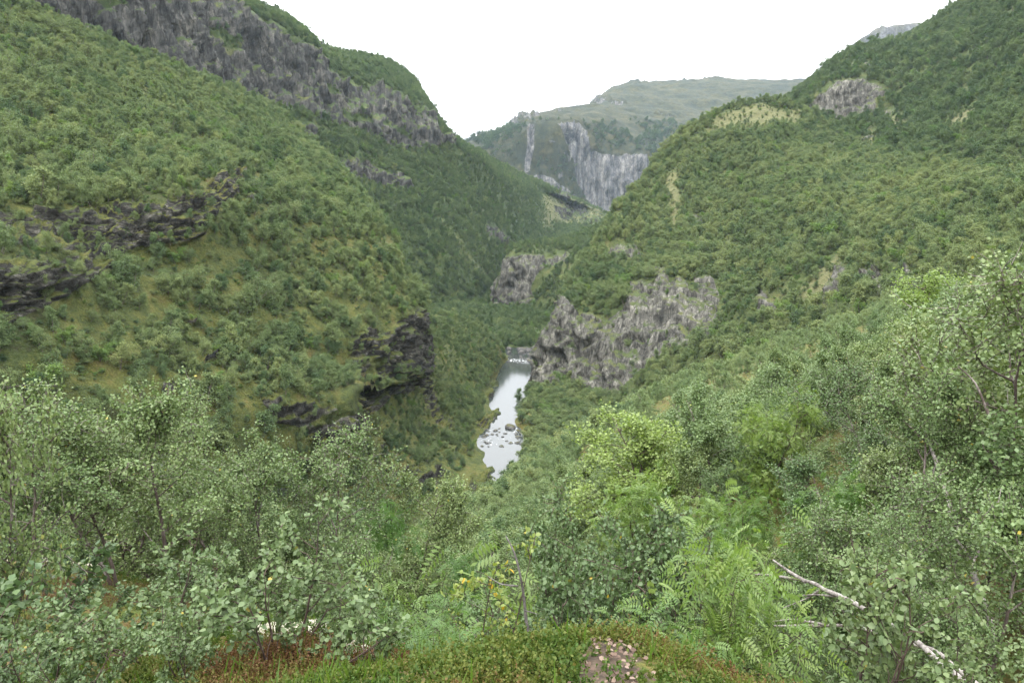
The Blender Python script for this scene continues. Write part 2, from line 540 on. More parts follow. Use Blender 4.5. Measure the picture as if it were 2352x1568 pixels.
L2_ROCK = [[(60, -500), (60, 0), (140, 50), (230, 85), (337, 140), (440, 178), (520, 210), (620, 236), (700, 255), (784, 284), (860, 315), (930, 345), (1000, 340), (1050, 325), (1035, 310),
            (1005, 300), (995, 262), (960, 240), (920, 215), (870, 190), (838, 200), (800, 190), (755, 165), (735, 110), (690, 100), (640, 75), (590, 40), (520, -20), (400, -400)],
           [(770, 370), (840, 372), (880, 395), (940, 405), (955, 430), (900, 435), (840, 415), (790, 400)],
           [(1255, 445), (1300, 432), (1320, 450), (1290, 462)], [(1265, 475), (1320, 462), (1360, 490), (1300, 505)], [(1330, 500), (1385, 495), (1375, 520), (1330, 520)],
           [(680, 280), (730, 292), (735, 312), (690, 305)], [(1100, 520), (1140, 525), (1180, 555), (1150, 560)]]
L2_BARE = [[(1000, 480), (1020, 500), (1090, 600), (1120, 640), (1090, 620), (1040, 560)], [(1240, 440), (1400, 480), (1390, 520), (1240, 520)],
           [(480, 100), (560, 190), (700, 215), (660, 180), (540, 110)], [(860, 270), (960, 330), (880, 320)]]
patch('left_mountain', [
    [(-300, 100, 380), (0, 100, 390), (200, 250, 450), (400, 400, 500), (600, 550, 560), (800, 660, 600), (880, 690, 620), (960, 710, 650), (1080, 715, 690), (1160, 650, 760), (1250, 570, 850), (1420, 525, 950)],
    [(-300, 40, 390), (0, 50, 400), (200, 150, 450), (400, 260, 510), (600, 380, 570), (800, 480, 620), (870, 530, 645), (950, 565, 670), (1080, 600, 740), (1180, 570, 830), (1300, 515, 950), (1425, 500, 1060)],
    [(-300, -20, 395), (0, 0, 400), (180, 80, 450), (380, 180, 510), (600, 280, 590), (800, 370, 650), (860, 400, 690), (940, 435, 725), (1060, 470, 800), (1180, 475, 900), (1300, 475, 1000), (1400, 492, 1100)],
    [(-300, -80, 400), (0, -20, 400), (172, 60, 440), (337, 137, 480), (560, 215, 570), (760, 276, 670), (830, 305, 715), (900, 335, 760), (1004, 345, 830), (1100, 375, 900), (1200, 415, 1000), (1385, 484, 1110)],
    [(-300, -200, 405), (0, -100, 405), (172, 0, 445), (340, 60, 490), (560, 130, 590), (750, 215, 690), (820, 250, 725), (900, 280, 772), (1000, 300, 835), (1072, 345, 910), (1200, 405, 1020), (1370, 478, 1125)],
    [(-300, -400, 420), (0, -300, 420), (172, -200, 465), (340, -100, 520), (560, 20, 620), (725, 108, 705), (765, 155, 755), (870, 190, 800), (978, 245, 850), (1048, 325, 925), (1190, 402, 1040), (1360, 475, 1140)],
    [(-300, -480, 500), (0, -400, 520), (172, -320, 560), (340, -180, 620), (540, -5, 690), (655, 47, 770), (758, 121, 890), (880, 142, 960), (950, 190, 980), (1040, 318, 990), (1180, 402, 1080), (1350, 476, 1170)],
], 1.8, M_L2, L2_ROCK, soft=16, green=0.45, far=(1060, 1320, 0.42), back=(150, -12), style='vertical', amp=1.3, slope_amp=1.5, bare=L2_BARE, nscale=1.5)

L3_ROCK = [[(830, 880), (880, 872), (975, 855), (1000, 880), (960, 900), (900, 905), (850, 960), (830, 985)], [(905, 1075), (990, 1060), (1035, 1085), (1010, 1115), (930, 1120)], [(940, 860), (975, 850), (1000, 910), (1015, 960), (985, 950), (965, 905)], [(990, 950), (1035, 960), (1030, 985), (1000, 985)],
           [(880, 1070), (990, 1060), (1000, 1090), (930, 1110), (880, 1100)], [(1010, 1030), (1070, 1022), (1075, 1035), (1020, 1045)],
           [(1085, 1095), (1140, 1070), (1130, 1120), (1080, 1130)], [(1090, 975), (1145, 945), (1150, 965), (1110, 985)], [(1110, 920), (1130, 880), (1150, 880), (1140, 925)],
           [(840, 1000), (870, 1010), (900, 1040), (880, 1040)]]
patch('left_river_bank', [
    [(600, 1340, 135), (740, 1300, 150), (850, 1265, 165), (960, 1230, 185), (1050, 1180, 206), (1105, 1130, 218)],
    [(640, 1200, 160), (760, 1180, 172), (860, 1170, 185), (960, 1150, 205), (1060, 1120, 222), (1118, 1100, 229)],
    [(700, 1060, 185), (780, 1050, 190), (870, 1060, 200), (960, 1070, 218), (1060, 1060, 240), (1121, 1060, 247)],
    [(780, 960, 205), (840, 970, 212), (900, 985, 225), (980, 1000, 250), (1060, 990, 268), (1100, 1010, 274)],
    [(840, 890, 225), (900, 890, 240), (960, 915, 262), (1030, 940, 285), (1085, 955, 297), (1130, 955, 309)],
    [(900, 850, 260), (960, 855, 275), (1010, 860, 305), (1060, 880, 330), (1100, 900, 342), (1116, 915, 341)],
    [(940, 770, 320), (985, 780, 330), (1030, 790, 350), (1080, 815, 370), (1125, 845, 385), (1142, 862, 396)],
    [(950, 725, 390), (990, 725, 400), (1040, 730, 420), (1090, 745, 430), (1140, 790, 440), (1164, 832, 436)],
    [(980, 730, 460), (1010, 735, 480), (1050, 745, 500), (1090, 760, 510), (1130, 790, 490), (1168, 815, 457)],
    [(990, 740, 560), (1020, 745, 570), (1060, 750, 580), (1100, 765, 570), (1140, 790, 520), (1182, 800, 480)],
], 1.0, M_L1, L3_ROCK, soft=12, style='strata', amp=0.9, slope_amp=0.65, water_edge=True)

R_ROCK = [[(1215, 890), (1240, 800), (1270, 720), (1290, 690), (1330, 720), (1390, 730), (1440, 690), (1500, 650), (1560, 645), (1620, 675), (1660, 690), (1640, 770), (1560, 800), (1480, 840), (1440, 890), (1380, 920), (1330, 880), (1260, 880), (1225, 920), (1195, 925)],
          [(1385, 560), (1420, 555), (1470, 575), (1480, 600), (1430, 595), (1390, 590)], [(1500, 620), (1530, 625), (1535, 650), (1505, 650)],
          [(1725, 650), (1745, 655), (1765, 690), (1790, 700), (1770, 740), (1740, 730)], [(1900, 650), (1925, 600), (1945, 620), (1930, 700), (1900, 730)],
          [(1985, 640), (2020, 620), (2035, 670), (1990, 690)], [(2040, 650), (2100, 640), (2100, 670), (2050, 680)],
          [(1590, 490), (1612, 500), (1610, 520), (1590, 510)], [(1440, 655), (1500, 640), (1510, 700), (1440, 720)], [(1590, 640), (1630, 640), (1660, 690), (1600, 680)]]
R_BARE = [[(1640, 265), (1750, 240), (1850, 255), (1830, 285), (1700, 290), (1600, 330)], [(1890, 610), (1930, 580), (1920, 660), (1850, 690), (1800, 690)],
          [(1520, 400), (1560, 380), (1560, 480), (1540, 560)]]
patch('right_hillside', [
    [(1240, 930, 420), (1195, 928, 333), (1300, 965, 310), (1420, 965, 288), (1560, 930, 265), (1700, 860, 250), (1900, 780, 225), (2100, 720, 190), (2420, 640, 150)],
    [(1260, 880, 430), (1218, 888, 355), (1300, 880, 338), (1360, 905, 322), (1440, 890, 310), (1600, 790, 290), (1800, 750, 255), (2000, 690, 220), (2420, 600, 165)],
    [(1310, 740, 450), (1275, 712, 372), (1330, 730, 358), (1400, 705, 352), (1500, 655, 345), (1640, 680, 320), (1780, 640, 290), (1960, 600, 260), (2420, 520, 200)],
    [(1350, 650, 480), (1335, 605, 420), (1420, 590, 410), (1500, 590, 400), (1600, 580, 380), (1700, 560, 360), (1850, 520, 330), (2020, 500, 300), (2420, 440, 235)],
    [(1440, 560, 540), (1408, 495, 465), (1480, 485, 460), (1560, 470, 450), (1650, 460, 435), (1750, 440, 420), (1880, 420, 400), (2050, 420, 380), (2420, 400, 275)],
    [(1520, 440, 600), (1465, 425, 510), (1540, 395, 500), (1620, 375, 495), (1700, 360, 490), (1790, 350, 490), (1900, 355, 490), (2060, 375, 460), (2420, 390, 340)],
    [(1600, 370, 650), (1545, 328, 555), (1620, 305, 550), (1690, 285, 550), (1750, 275, 548), (1830, 285, 548), (1930, 325, 560), (2070, 350, 530), (2420, 390, 400)],
    [(1640, 330, 670), (1600, 294, 575), (1655, 262, 585), (1715, 243, 590), (1760, 239, 590), (1830, 250, 590), (1930, 312, 600), (2080, 345, 570), (2420, 390, 440)],
], 0.95, M_R, R_ROCK, soft=12, green=0.62, back=(60, -25), style='block', amp=1.1, slope_amp=1.3, bare=R_BARE, spots=0.45)

R2_ROCK = [[(1854, 253), (1870, 225), (1890, 208), (1927, 188), (1982, 185), (2025, 196), (2035, 215), (2010, 225), (2005, 252), (1960, 268), (1927, 274), (1880, 262)],
           [(2225, 365), (2250, 370), (2255, 420), (2232, 425)], [(2100, 410), (2130, 420), (2140, 450), (2110, 440)], [(2030, 240), (2050, 250), (2045, 275), (2030, 268)]]
R2_BARE = [[(1990, 290), (2020, 310), (2010, 350), (1960, 390), (1940, 360)], [(2160, 280), (2230, 240), (2240, 300), (2160, 310)], [(2030, 270), (2080, 260), (2060, 320)]]
patch('right_mountain', [
    [(1740, 480, 660), (1760, 440, 540), (1860, 430, 500), (1960, 420, 470), (2060, 430, 410), (2200, 440, 340), (2520, 420, 230)],
    [(1760, 380, 690), (1800, 340, 590), (1880, 330, 570), (1970, 330, 540), (2060, 330, 500), (2200, 310, 430), (2520, 240, 300)],
    [(1800, 300, 720), (1836, 266, 620), (1870, 258, 615), (1930, 272, 608), (2010, 255, 598), (2200, 210, 530), (2520, 100, 390)],
    [(1815, 265, 730), (1850, 232, 637), (1880, 209, 632), (1930, 188, 628), (2020, 194, 620), (2200, 120, 590), (2520, 0, 450)],
    [(1850, 222, 760), (1868, 208, 655), (1890, 178, 662), (1950, 152, 667), (2050, 130, 670), (2220, 50, 650), (2520, -80, 520)],
    [(1880, 198, 790), (1888, 182, 680), (1934, 134, 710), (2019, 104, 725), (2090, 90, 725), (2209, 12, 715), (2520, -170, 600)],
], 2.0, M_R, R2_ROCK, soft=12, back=(120, -20), style='vertical', amp=0.9, slope_amp=1.3, bare=R2_BARE, nscale=1.0, spots=0.42)

RC_ROCK = [[(1100, 745), (1120, 715), (1140, 650), (1155, 590), (1200, 585), (1260, 592), (1310, 583), (1308, 600), (1270, 612), (1240, 625), (1215, 660), (1225, 690), (1200, 730), (1170, 735), (1140, 740)],
           [(1180, 790), (1210, 780), (1260, 770), (1260, 810), (1200, 820)]]
patch('river_crag', [
    [(1150, 830, 657), (1120, 800, 530), (1180, 812, 489), (1230, 815, 471), (1300, 800, 466), (1420, 720, 466)],
    [(1150, 740, 768), (1102, 745, 672), (1172, 760, 642), (1230, 770, 606), (1300, 740, 582), (1420, 680, 564)],
    [(1160, 700, 780), (1120, 718, 679), (1180, 728, 662), (1240, 690, 645), (1310, 640, 624), (1420, 600, 588)],
    [(1200, 600, 792), (1158, 592, 693), (1200, 585, 684), (1250, 590, 679), (1310, 588, 672), (1430, 540, 636)],
    [(1215, 580, 828), (1185, 575, 720), (1220, 568, 744), (1290, 556, 758), (1350, 534, 753), (1440, 492, 726)],
], 1.6, M_R, RC_ROCK, soft=12, back=(80, -40), style='block', amp=1.3, slope_amp=1.2)

F_ROCK = [[(1200, 400), (1212, 290), (1232, 280), (1222, 340), (1214, 395)],
          [(1282, 282), (1330, 285), (1352, 300), (1362, 345), (1370, 420), (1350, 460), (1335, 440), (1320, 360), (1300, 320)],
          [(1352, 345), (1380, 352), (1440, 350), (1480, 360), (1500, 390), (1480, 450), (1440, 500), (1380, 500), (1350, 460), (1362, 400)],
          [(1175, 280), (1215, 265), (1218, 280), (1180, 292)], [(1200, 405), (1250, 405), (1290, 425), (1320, 450), (1250, 430), (1205, 425)],
          [(1700, 225), (1750, 230), (1740, 240), (1690, 238)], [(1360, 222), (1400, 222), (1390, 235), (1350, 235)]]
patch('far_mountain', [
    [(960, 430, 1900), (1100, 450, 1950), (1200, 480, 2000), (1300, 510, 2050), (1380, 530, 2100), (1500, 540, 2150), (1700, 500, 2150), (1950, 470, 2050)],
    [(980, 390, 2050), (1100, 395, 2100), (1205, 410, 2160), (1290, 440, 2200), (1355, 462, 2235), (1450, 490, 2260), (1700, 430, 2260), (1950, 400, 2160)],
    [(1000, 355, 2120), (1110, 335, 2200), (1218, 288, 2220), (1290, 283, 2240), (1350, 300, 2270), (1470, 352, 2290), (1700, 340, 2400), (1950, 310, 2300)],
    [(1020, 345, 2300), (1130, 312, 2400), (1195, 276, 2440), (1290, 262, 2500), (1400, 252, 2650), (1550, 270, 2700), (1700, 270, 2750), (1950, 250, 2600)],
    [(1040, 340, 2500), (1165, 294, 2500), (1185, 272, 2560), (1250, 257, 2750), (1345, 243, 2900), (1440, 192, 3300), (1620, 181, 3400), (1950, 185, 3300)],
], 9.0, M_F, F_ROCK, soft=9, back=(500, -30), style='vertical', amp=1.3, slope_amp=9, nscale=5.0, spots=0.3)
patch('distant_mountain', [
    [(900, 420, 4300), (1000, 400, 4400), (1100, 380, 4500), (1250, 360, 4600), (1400, 340, 4600)],
    [(900, 340, 4500), (1000, 330, 4600), (1080, 315, 4700), (1180, 292, 4800), (1300, 280, 4800)],
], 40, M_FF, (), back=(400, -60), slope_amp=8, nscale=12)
patch('distant_mountain_ridge', [
    [(1800, 330, 2500), (1900, 320, 2500), (2000, 320, 2500), (2120, 320, 2500), (2300, 320, 2500)],
    [(1860, 230, 2600), (1930, 135, 2620), (1990, 110, 2640), (2120, 100, 2640), (2300, 90, 2640)],
    [(1880, 180, 2680), (1960, 108, 2700), (2010, 76, 2720), (2110, 65, 2740), (2300, 40, 2740)],
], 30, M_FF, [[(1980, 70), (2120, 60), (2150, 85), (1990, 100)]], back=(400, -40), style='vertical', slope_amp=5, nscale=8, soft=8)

# ------------------------------------------------------------------ near slope (height field in world x, y)
CTRL = np.array([
    (0, 0, -1.6), (-4, -5, -1.2), (4, -5, -0.8), (0, 2.2, -1.64), (0.5, 2.3, -1.68), (-0.9, 2.2, -1.75), (-1.6, 2.4, -2.1), (-1.2, 3.0, -2.32), (-0.98, 3.7, -2.49), (-1.5, 4.4, -2.84), (-0.17, 3.0, -2.12), (0.39, 3.0, -2.03), (0.68, 2.9, -1.96),
    (1.2, 3.2, -2.4), (0.97, 2.6, -2.0), (2.0, 2.8, -2.5), (2.0, 3.6, -3.1), (0.4, 3.6, -2.75), (-0.3, 3.8, -2.95), (0.9, 4.2, -3.3),
    (-2.4, 3.2, -2.5), (-3.2, 4.5, -3.3), (-1, 5.2, -3.6), (-4.3, 6, -4.05), (-2, 6.5, -4.4), (0, 6, -5.4), (3, 5, -3.9), (3.8, 2.8, -2.9), (6, 6, -4.9), (6, 1, -2.8), (-6, 0, -3.2), (-8, 5, -4.6),
    (-6.3, 9, -4.8), (-9, 9.5, -5.4), (-3, 10, -7.2), (0, 10, -9.3), (-7, 13, -8.6), (-14, 14, -10), (-6, 25, -18), (-22, 22, -18), (-12, -3, -4), (12, -4, -2), (14, 5, -4.2), (5, 11, -8.6),
    (10, 14, -7.6), (20, 18, -5), (35, 12, 0), (0, 20, -16), (12, 28, -10.5), (0, 40, -25), (25, 48, -10.8), (50, 45, -2), (27, 80, -19), (60, 80, -8), (19, 110, -33), (8, 170, -63), (0, 150, -62), (0, 80, -40),
    (-2, 236, -92), (0, 258, -92), (1, 280, -92), (-4, 300, -92.5), (0, 322, -93), (2, 343, -93), (4, 236, -88.5), (7, 258, -88.5), (9, 282, -88.5), (5.5, 300, -88.5), (8, 322, -88.5), (10, 343, -88.5), (-14, 240, -97), (60, 150, -38), (110, 100, -4), (117, 150, -22), (100, 225, -49), (85, 250, -66), (45, 290, -86), (30, 290, -85), (30, 220, -76), (24, 262, -84), (18, 300, -86), (45, 120, -27), (70, 190, -43), (-20, 40, -29), (-20, 80, -50), (-25, 150, -84),
    (-30, 100, -66), (-45, 60, -52), (-60, 100, -76), (-30, 200, -96), (-60, 30, -36), (-60, 200, -100), (150, 60, 10), (150, 250, -30), (100, 300, -70), (22, 330, -86)], float)


def _tps(r2):
    return 0.5 * r2 * np.log(r2 + 1e-9)


_S = 30.0
_xy = CTRL[:, :2] / _S
_n = len(CTRL)
_K = _tps(((_xy[:, None] - _xy[None]) ** 2).sum(-1)) + np.eye(_n) * 2e-4
_Pm = np.concatenate([np.ones((_n, 1)), _xy], 1)
_A = np.block([[_K, _Pm], [_Pm.T, np.zeros((3, 3))]])
_w = np.linalg.solve(_A, np.concatenate([CTRL[:, 2], np.zeros(3)]))


def ground(x, y, detail=True):
    x = np.asarray(x, float)
    y = np.asarray(y, float)
    p = np.stack([x, y], -1).reshape(-1, 2) / _S
    k = _tps(((p[:, None] - _xy[None]) ** 2).sum(-1))
    z = k @ _w[:_n] + _w[_n] + p @ _w[_n + 1:]
    z = z.reshape(x.shape)
    if detail:
        q = np.stack([x, y, np.zeros_like(x)], -1)
        r = np.hypot(x, y)
        z = z + fbm(q / 9, 3, 61) * 0.9 * sstep(6, 25, r) + fbm(q / 1.3, 3, 62) * 0.13 * sstep(0.5, 4, r) + fbm(q / 0.28, 3, 63) * 0.035
    return z


def near_extra(b, pos, col, n2, n3):
    """moss, heather litter and pale lichen crust close by"""
    nz = b.noise(pos, 1.7, 5, 0.6)
    ny = b.noise(pos, 14.0, 4, 0.65)
    f = b.math('ADD', b.math('MULTIPLY', nz, 0.65), b.math('MULTIPLY', ny, 0.35))
    c = b.ramp(f, [(0.36, (0.03, 0.045, 0.01)), (0.45, (0.065, 0.085, 0.015)), (0.52, (0.10, 0.085, 0.022)), (0.58, (0.08, 0.05, 0.022)), (0.66, (0.06, 0.035, 0.022))])
    lt = b.n('ShaderNodeAttribute', attribute_name='litter')
    c = b.mix(b.mapr(b.math('ADD', lt.outputs['Fac'], b.math('MULTIPLY', b.math('SUBTRACT', ny, 0.5), 0.8)), 0.35, 0.65), c,
              b.ramp(ny, [(0.35, (0.03, 0.022, 0.015)), (0.55, (0.07, 0.05, 0.034)), (0.7, (0.11, 0.083, 0.058))]))
    li = b.n('ShaderNodeAttribute', attribute_name='lichen')
    c = b.mix(b.mapr(b.math('ADD', li.outputs['Fac'], b.math('MULTIPLY', b.math('SUBTRACT', ny, 0.5), 1.0)), 0.4, 0.6), c,
              b.ramp(ny, [(0.35, (0.16, 0.15, 0.1)), (0.6, (0.36, 0.34, 0.26))]))
    return c


M_N = terrain_mat('near_slope_moss', [(0.045, 0.042, 0.016), (0.045, 0.06, 0.018), (0.07, 0.08, 0.024), (0.09, 0.07, 0.03)],
                  [(0.02, 0.02, 0.02), (0.06, 0.06, 0.06), (0.1, 0.1, 0.1), (0.2, 0.2, 0.2)], gscale=3.0, extra=near_extra)

LITTER = [(0.36, 2.3, 0.2), (0.42, 2.55, 0.16), (0.34, 2.05, 0.2), (0.42, 2.85, 0.1)]
LICHEN = [P(690, 1440, 4.4)[:2].tolist() + [0.6], P(820, 1480, 3.7)[:2].tolist() + [0.32], P(150, 1290, 9.2)[:2].tolist() + [0.8], P(60, 1300, 9.6)[:2].tolist() + [0.6]]


def blobs(x, y, B):
    m = np.zeros(x.shape)
    for bx, by, r in B:
        d = np.hypot(x - bx, y - by) / r
        m = np.maximum(m, 1 - sstep(0.45, 1.1, d))
    return m


def near_slope():
    def axis(lo, hi, c, fine, growth):
        pos = [c]
        s = fine
        while pos[-1] < hi:
            pos.append(pos[-1] + s)
            s = min(s * growth, 1.6)
        neg = [c]
        s = fine
        while neg[-1] > lo:
            neg.append(neg[-1] - s)
            s = min(s * growth, 1.6)
        return np.array(neg[::-1][:-1] + pos)

    xs = axis(-75, 150, 0, 0.045, 1.022)
    ys = axis(-8, 310, 2.8, 0.045, 1.022)
    X, Y = np.meshgrid(xs, ys)
    Z = ground(X, Y)
    li = blobs(X, Y, LICHEN)
    G = np.stack([X, Y, Z], -1)
    nr, nc = X.shape
    idx = np.arange(nr * nc).reshape(nr, nc)
    q = np.stack([idx[:-1, :-1], idx[:-1, 1:], idx[1:, 1:], idx[1:, :-1]], -1).reshape(-1, 4)
    me = mk_mesh('near_slope', G.reshape(-1, 3), q, mats=[M_N], smooth=True,
                 attrs={'rock': np.zeros(X.size), 'litter': blobs(X, Y, LITTER).ravel(), 'lichen': li.ravel()})
    tag(link('near_slope', me), kind='structure')


near_slope()

# valley floor reaching the horizon
xs = np.concatenate([np.linspace(-3000, -300, 24), np.linspace(-280, 280, 57), np.linspace(300, 3000, 24)])
ys = np.concatenate([np.linspace(-300, 0, 6), np.linspace(20, 440, 22), np.linspace(446, 520, 26), np.linspace(530, 1000, 34), np.linspace(1100, 5400, 30)])
X, Y = np.meshgrid(xs, ys)
Z = RIVER_Z - 4 + 0.8 * fbm(np.stack([X, Y, X * 0], -1) / 30, 3, 71) + 0.9 * fbm(np.stack([X, Y, X * 0], -1) / 6, 3, 72) * (Y < 520) * (Y > 440)
Z = Z + 6.2 * sstep(462, 500, Y) + 4 * sstep(520, 640, Y) * (1 - sstep(1200, 1500, Y)) + 30 * sstep(1100, 1900, Y)
idx = np.arange(X.size).reshape(X.shape)
q = np.stack([idx[:-1, :-1], idx[:-1, 1:], idx[1:, 1:], idx[1:, :-1]], -1).reshape(-1, 4)
tag(link('valley_floor', mk_mesh('valley_floor', np.stack([X, Y, Z], -1).reshape(-1, 3), q, mats=[M_L2], smooth=True, attrs={'rock': (sstep(448, 456, Y) * (1 - sstep(484, 500, Y)) * (np.abs(X) < 60)).ravel()})), kind='structure')
PATCH['valley_floor'] = dict(G=np.stack([X, Y, Z], -1), N=np.broadcast_to(np.array([0, 0, 1.0]), X.shape + (3,)), rock=np.zeros(X.shape), bare=np.zeros(X.shape))

# ------------------------------------------------------------------ river
def river():
    xs = np.arange(-34, 45.1, 0.6)
    ys = np.arange(222, 540, 0.9)
    X, Y = np.meshgrid(xs, ys)
    px, py, _ = proj(np.stack([X, Y, np.full_like(X, RIVER_Z)], -1))
    nz = fbm(np.stack([X / 2.2, Y / 2.8, X * 0], -1), 4, 81, 0.6)
    foam = np.zeros(X.shape)
    for pl, k in (([(1095, 985), (1150, 978), (1205, 985), (1215, 1022), (1120, 1030), (1095, 1010)], 0.34), ([(1165, 822), (1215, 822), (1215, 836), (1165, 832)], 0.6),
                  ([(1170, 975), (1215, 985), (1218, 1015), (1180, 1000)], 0.5)):
        foam = np.maximum(foam, k * sstep(-6, 6, poly_sd(px, py, pl)))
    Z = RIVER_Z + foam * 0.25 * nz
    idx = np.arange(X.size).reshape(X.shape)
    q = np.stack([idx[:-1, :-1], idx[:-1, 1:], idx[1:, 1:], idx[1:, :-1]], -1).reshape(-1, 4)
    m, nt = new_mat('river_water')
    b = NB(nt)
    geo = b.n('ShaderNodeNewGeometry')
    at = b.n('ShaderNodeAttribute', attribute_name='foam')
    mp = b.n('ShaderNodeMapping')
    mp.inputs['Scale'].default_value = (1.0, 0.45, 1)
    b.l(geo.outputs['Position'], mp.inputs['Vector'])
    n1 = b.noise(mp.outputs[0], 0.9, 4, 0.6)
    n2 = b.noise(mp.outputs[0], 0.45, 4, 0.6, 0.8)
    k = b.mapr(b.math('ADD', at.outputs['Fac'], b.math('MULTIPLY', b.math('SUBTRACT', n1, 0.5), 2.4)), 0.62, 0.9)
    bs = b.n('ShaderNodeBsdfPrincipled')
    b.l(b.mix(k, (0.03, 0.036, 0.034), (0.6, 0.62, 0.62)), bs.inputs['Base Color'])
    b.l(b.mapr(k, 0, 1, 0.06, 0.7), bs.inputs['Roughness'])
    bs.inputs['IOR'].default_value = 1.45
    bs.inputs['Specular IOR Level'].default_value = 0.9
    bm = b.n('ShaderNodeBump')
    b.l(b.mapr(at.outputs['Fac'], 0, 1, 0.02, 0.8), bm.inputs['Strength'])
    bm.inputs['Distance'].default_value = 0.25
    b.l(n1, bm.inputs['Height'])
    b.l(bm.outputs[0], bs.inputs['Normal'])
    o = b.n('ShaderNodeOutputMaterial')
    b.l(bs.outputs[0], o.inputs[0])
    tag(link('river', mk_mesh('river', np.stack([X, Y, Z], -1).reshape(-1, 3), q, mats=[m], smooth=True, attrs={'foam': foam.ravel()})), kind='structure')


river()

# ------------------------------------------------------------------ trees
UP = np.array([0, 0, 1.0])


def unit(v):
    v = np.asarray(v, float)
    return v / (np.linalg.norm(v, axis=-1, keepdims=True) + 1e-9)


def wander(p0, d, L, k, r, bend=0.25, lift=0.0):
    pts = [np.array(p0, float)]
    d = unit(d)
    for i in range(k):
        d = unit(d + r.normal(0, bend, 3) / math.sqrt(k) + lift * UP / k)
        pts.append(pts[-1] + d * L / k)
    return np.array(pts)


def along(pts, t):
    t = t * (len(pts) - 1)
    i = min(int(t), len(pts) - 2)
    return pts[i] + (t - i) * (pts[i + 1] - pts[i]), unit(pts[i + 1] - pts[i])


LEAF_SHAPES = {
    # (along, across, lift) outline points; quads
    'lod': (np.array([(0, 0, 0), (0.45, 0.42, 0.06), (1, 0, 0), (0.45, -0.42, 0.06)]), np.array([(0, 3, 2, 1)])),
    'leaf': (np.array([(0, 0, 0), (0.18, 0.30, 0.05), (0.52, 0.38, 0.06), (1.0, 0, -0.06), (0.52, -0.38, 0.06), (0.18, -0.30, 0.05)]), np.array([(0, 3, 2, 1), (0, 5, 4, 3)])),
    'blade': (np.array([(0, 0, 0), (0.5, 0.022, 0.03), (1, 0, -0.12), (0.5, -0.022, 0.03)]), np.array([(0, 3, 2, 1)])),
    'leaflet': (np.array([(0, 0, 0), (0.5, 0.17, 0.03), (1, 0, -0.05), (0.5, -0.17, 0.03)]), np.array([(0, 3, 2, 1)])),
}


def leaves(pos, axis, normal, size, shape, acc, lv):
    T, Q = LEAF_SHAPES[shape]
    a = unit(axis)
    s = unit(np.cross(normal, a))
    n = np.cross(a, s)
    V = pos[:, None] + size[:, None, None] * (T[None, :, 0:1] * a[:, None] + T[None, :, 1:2] * s[:, None] + T[None, :, 2:3] * n[:, None])
    k = len(T)
    Qs = (Q[None] + (np.arange(len(pos)) * k)[:, None, None]).reshape(-1, 4)
    acc.add(V.reshape(-1, 3), Qs, np.repeat(lv, k))


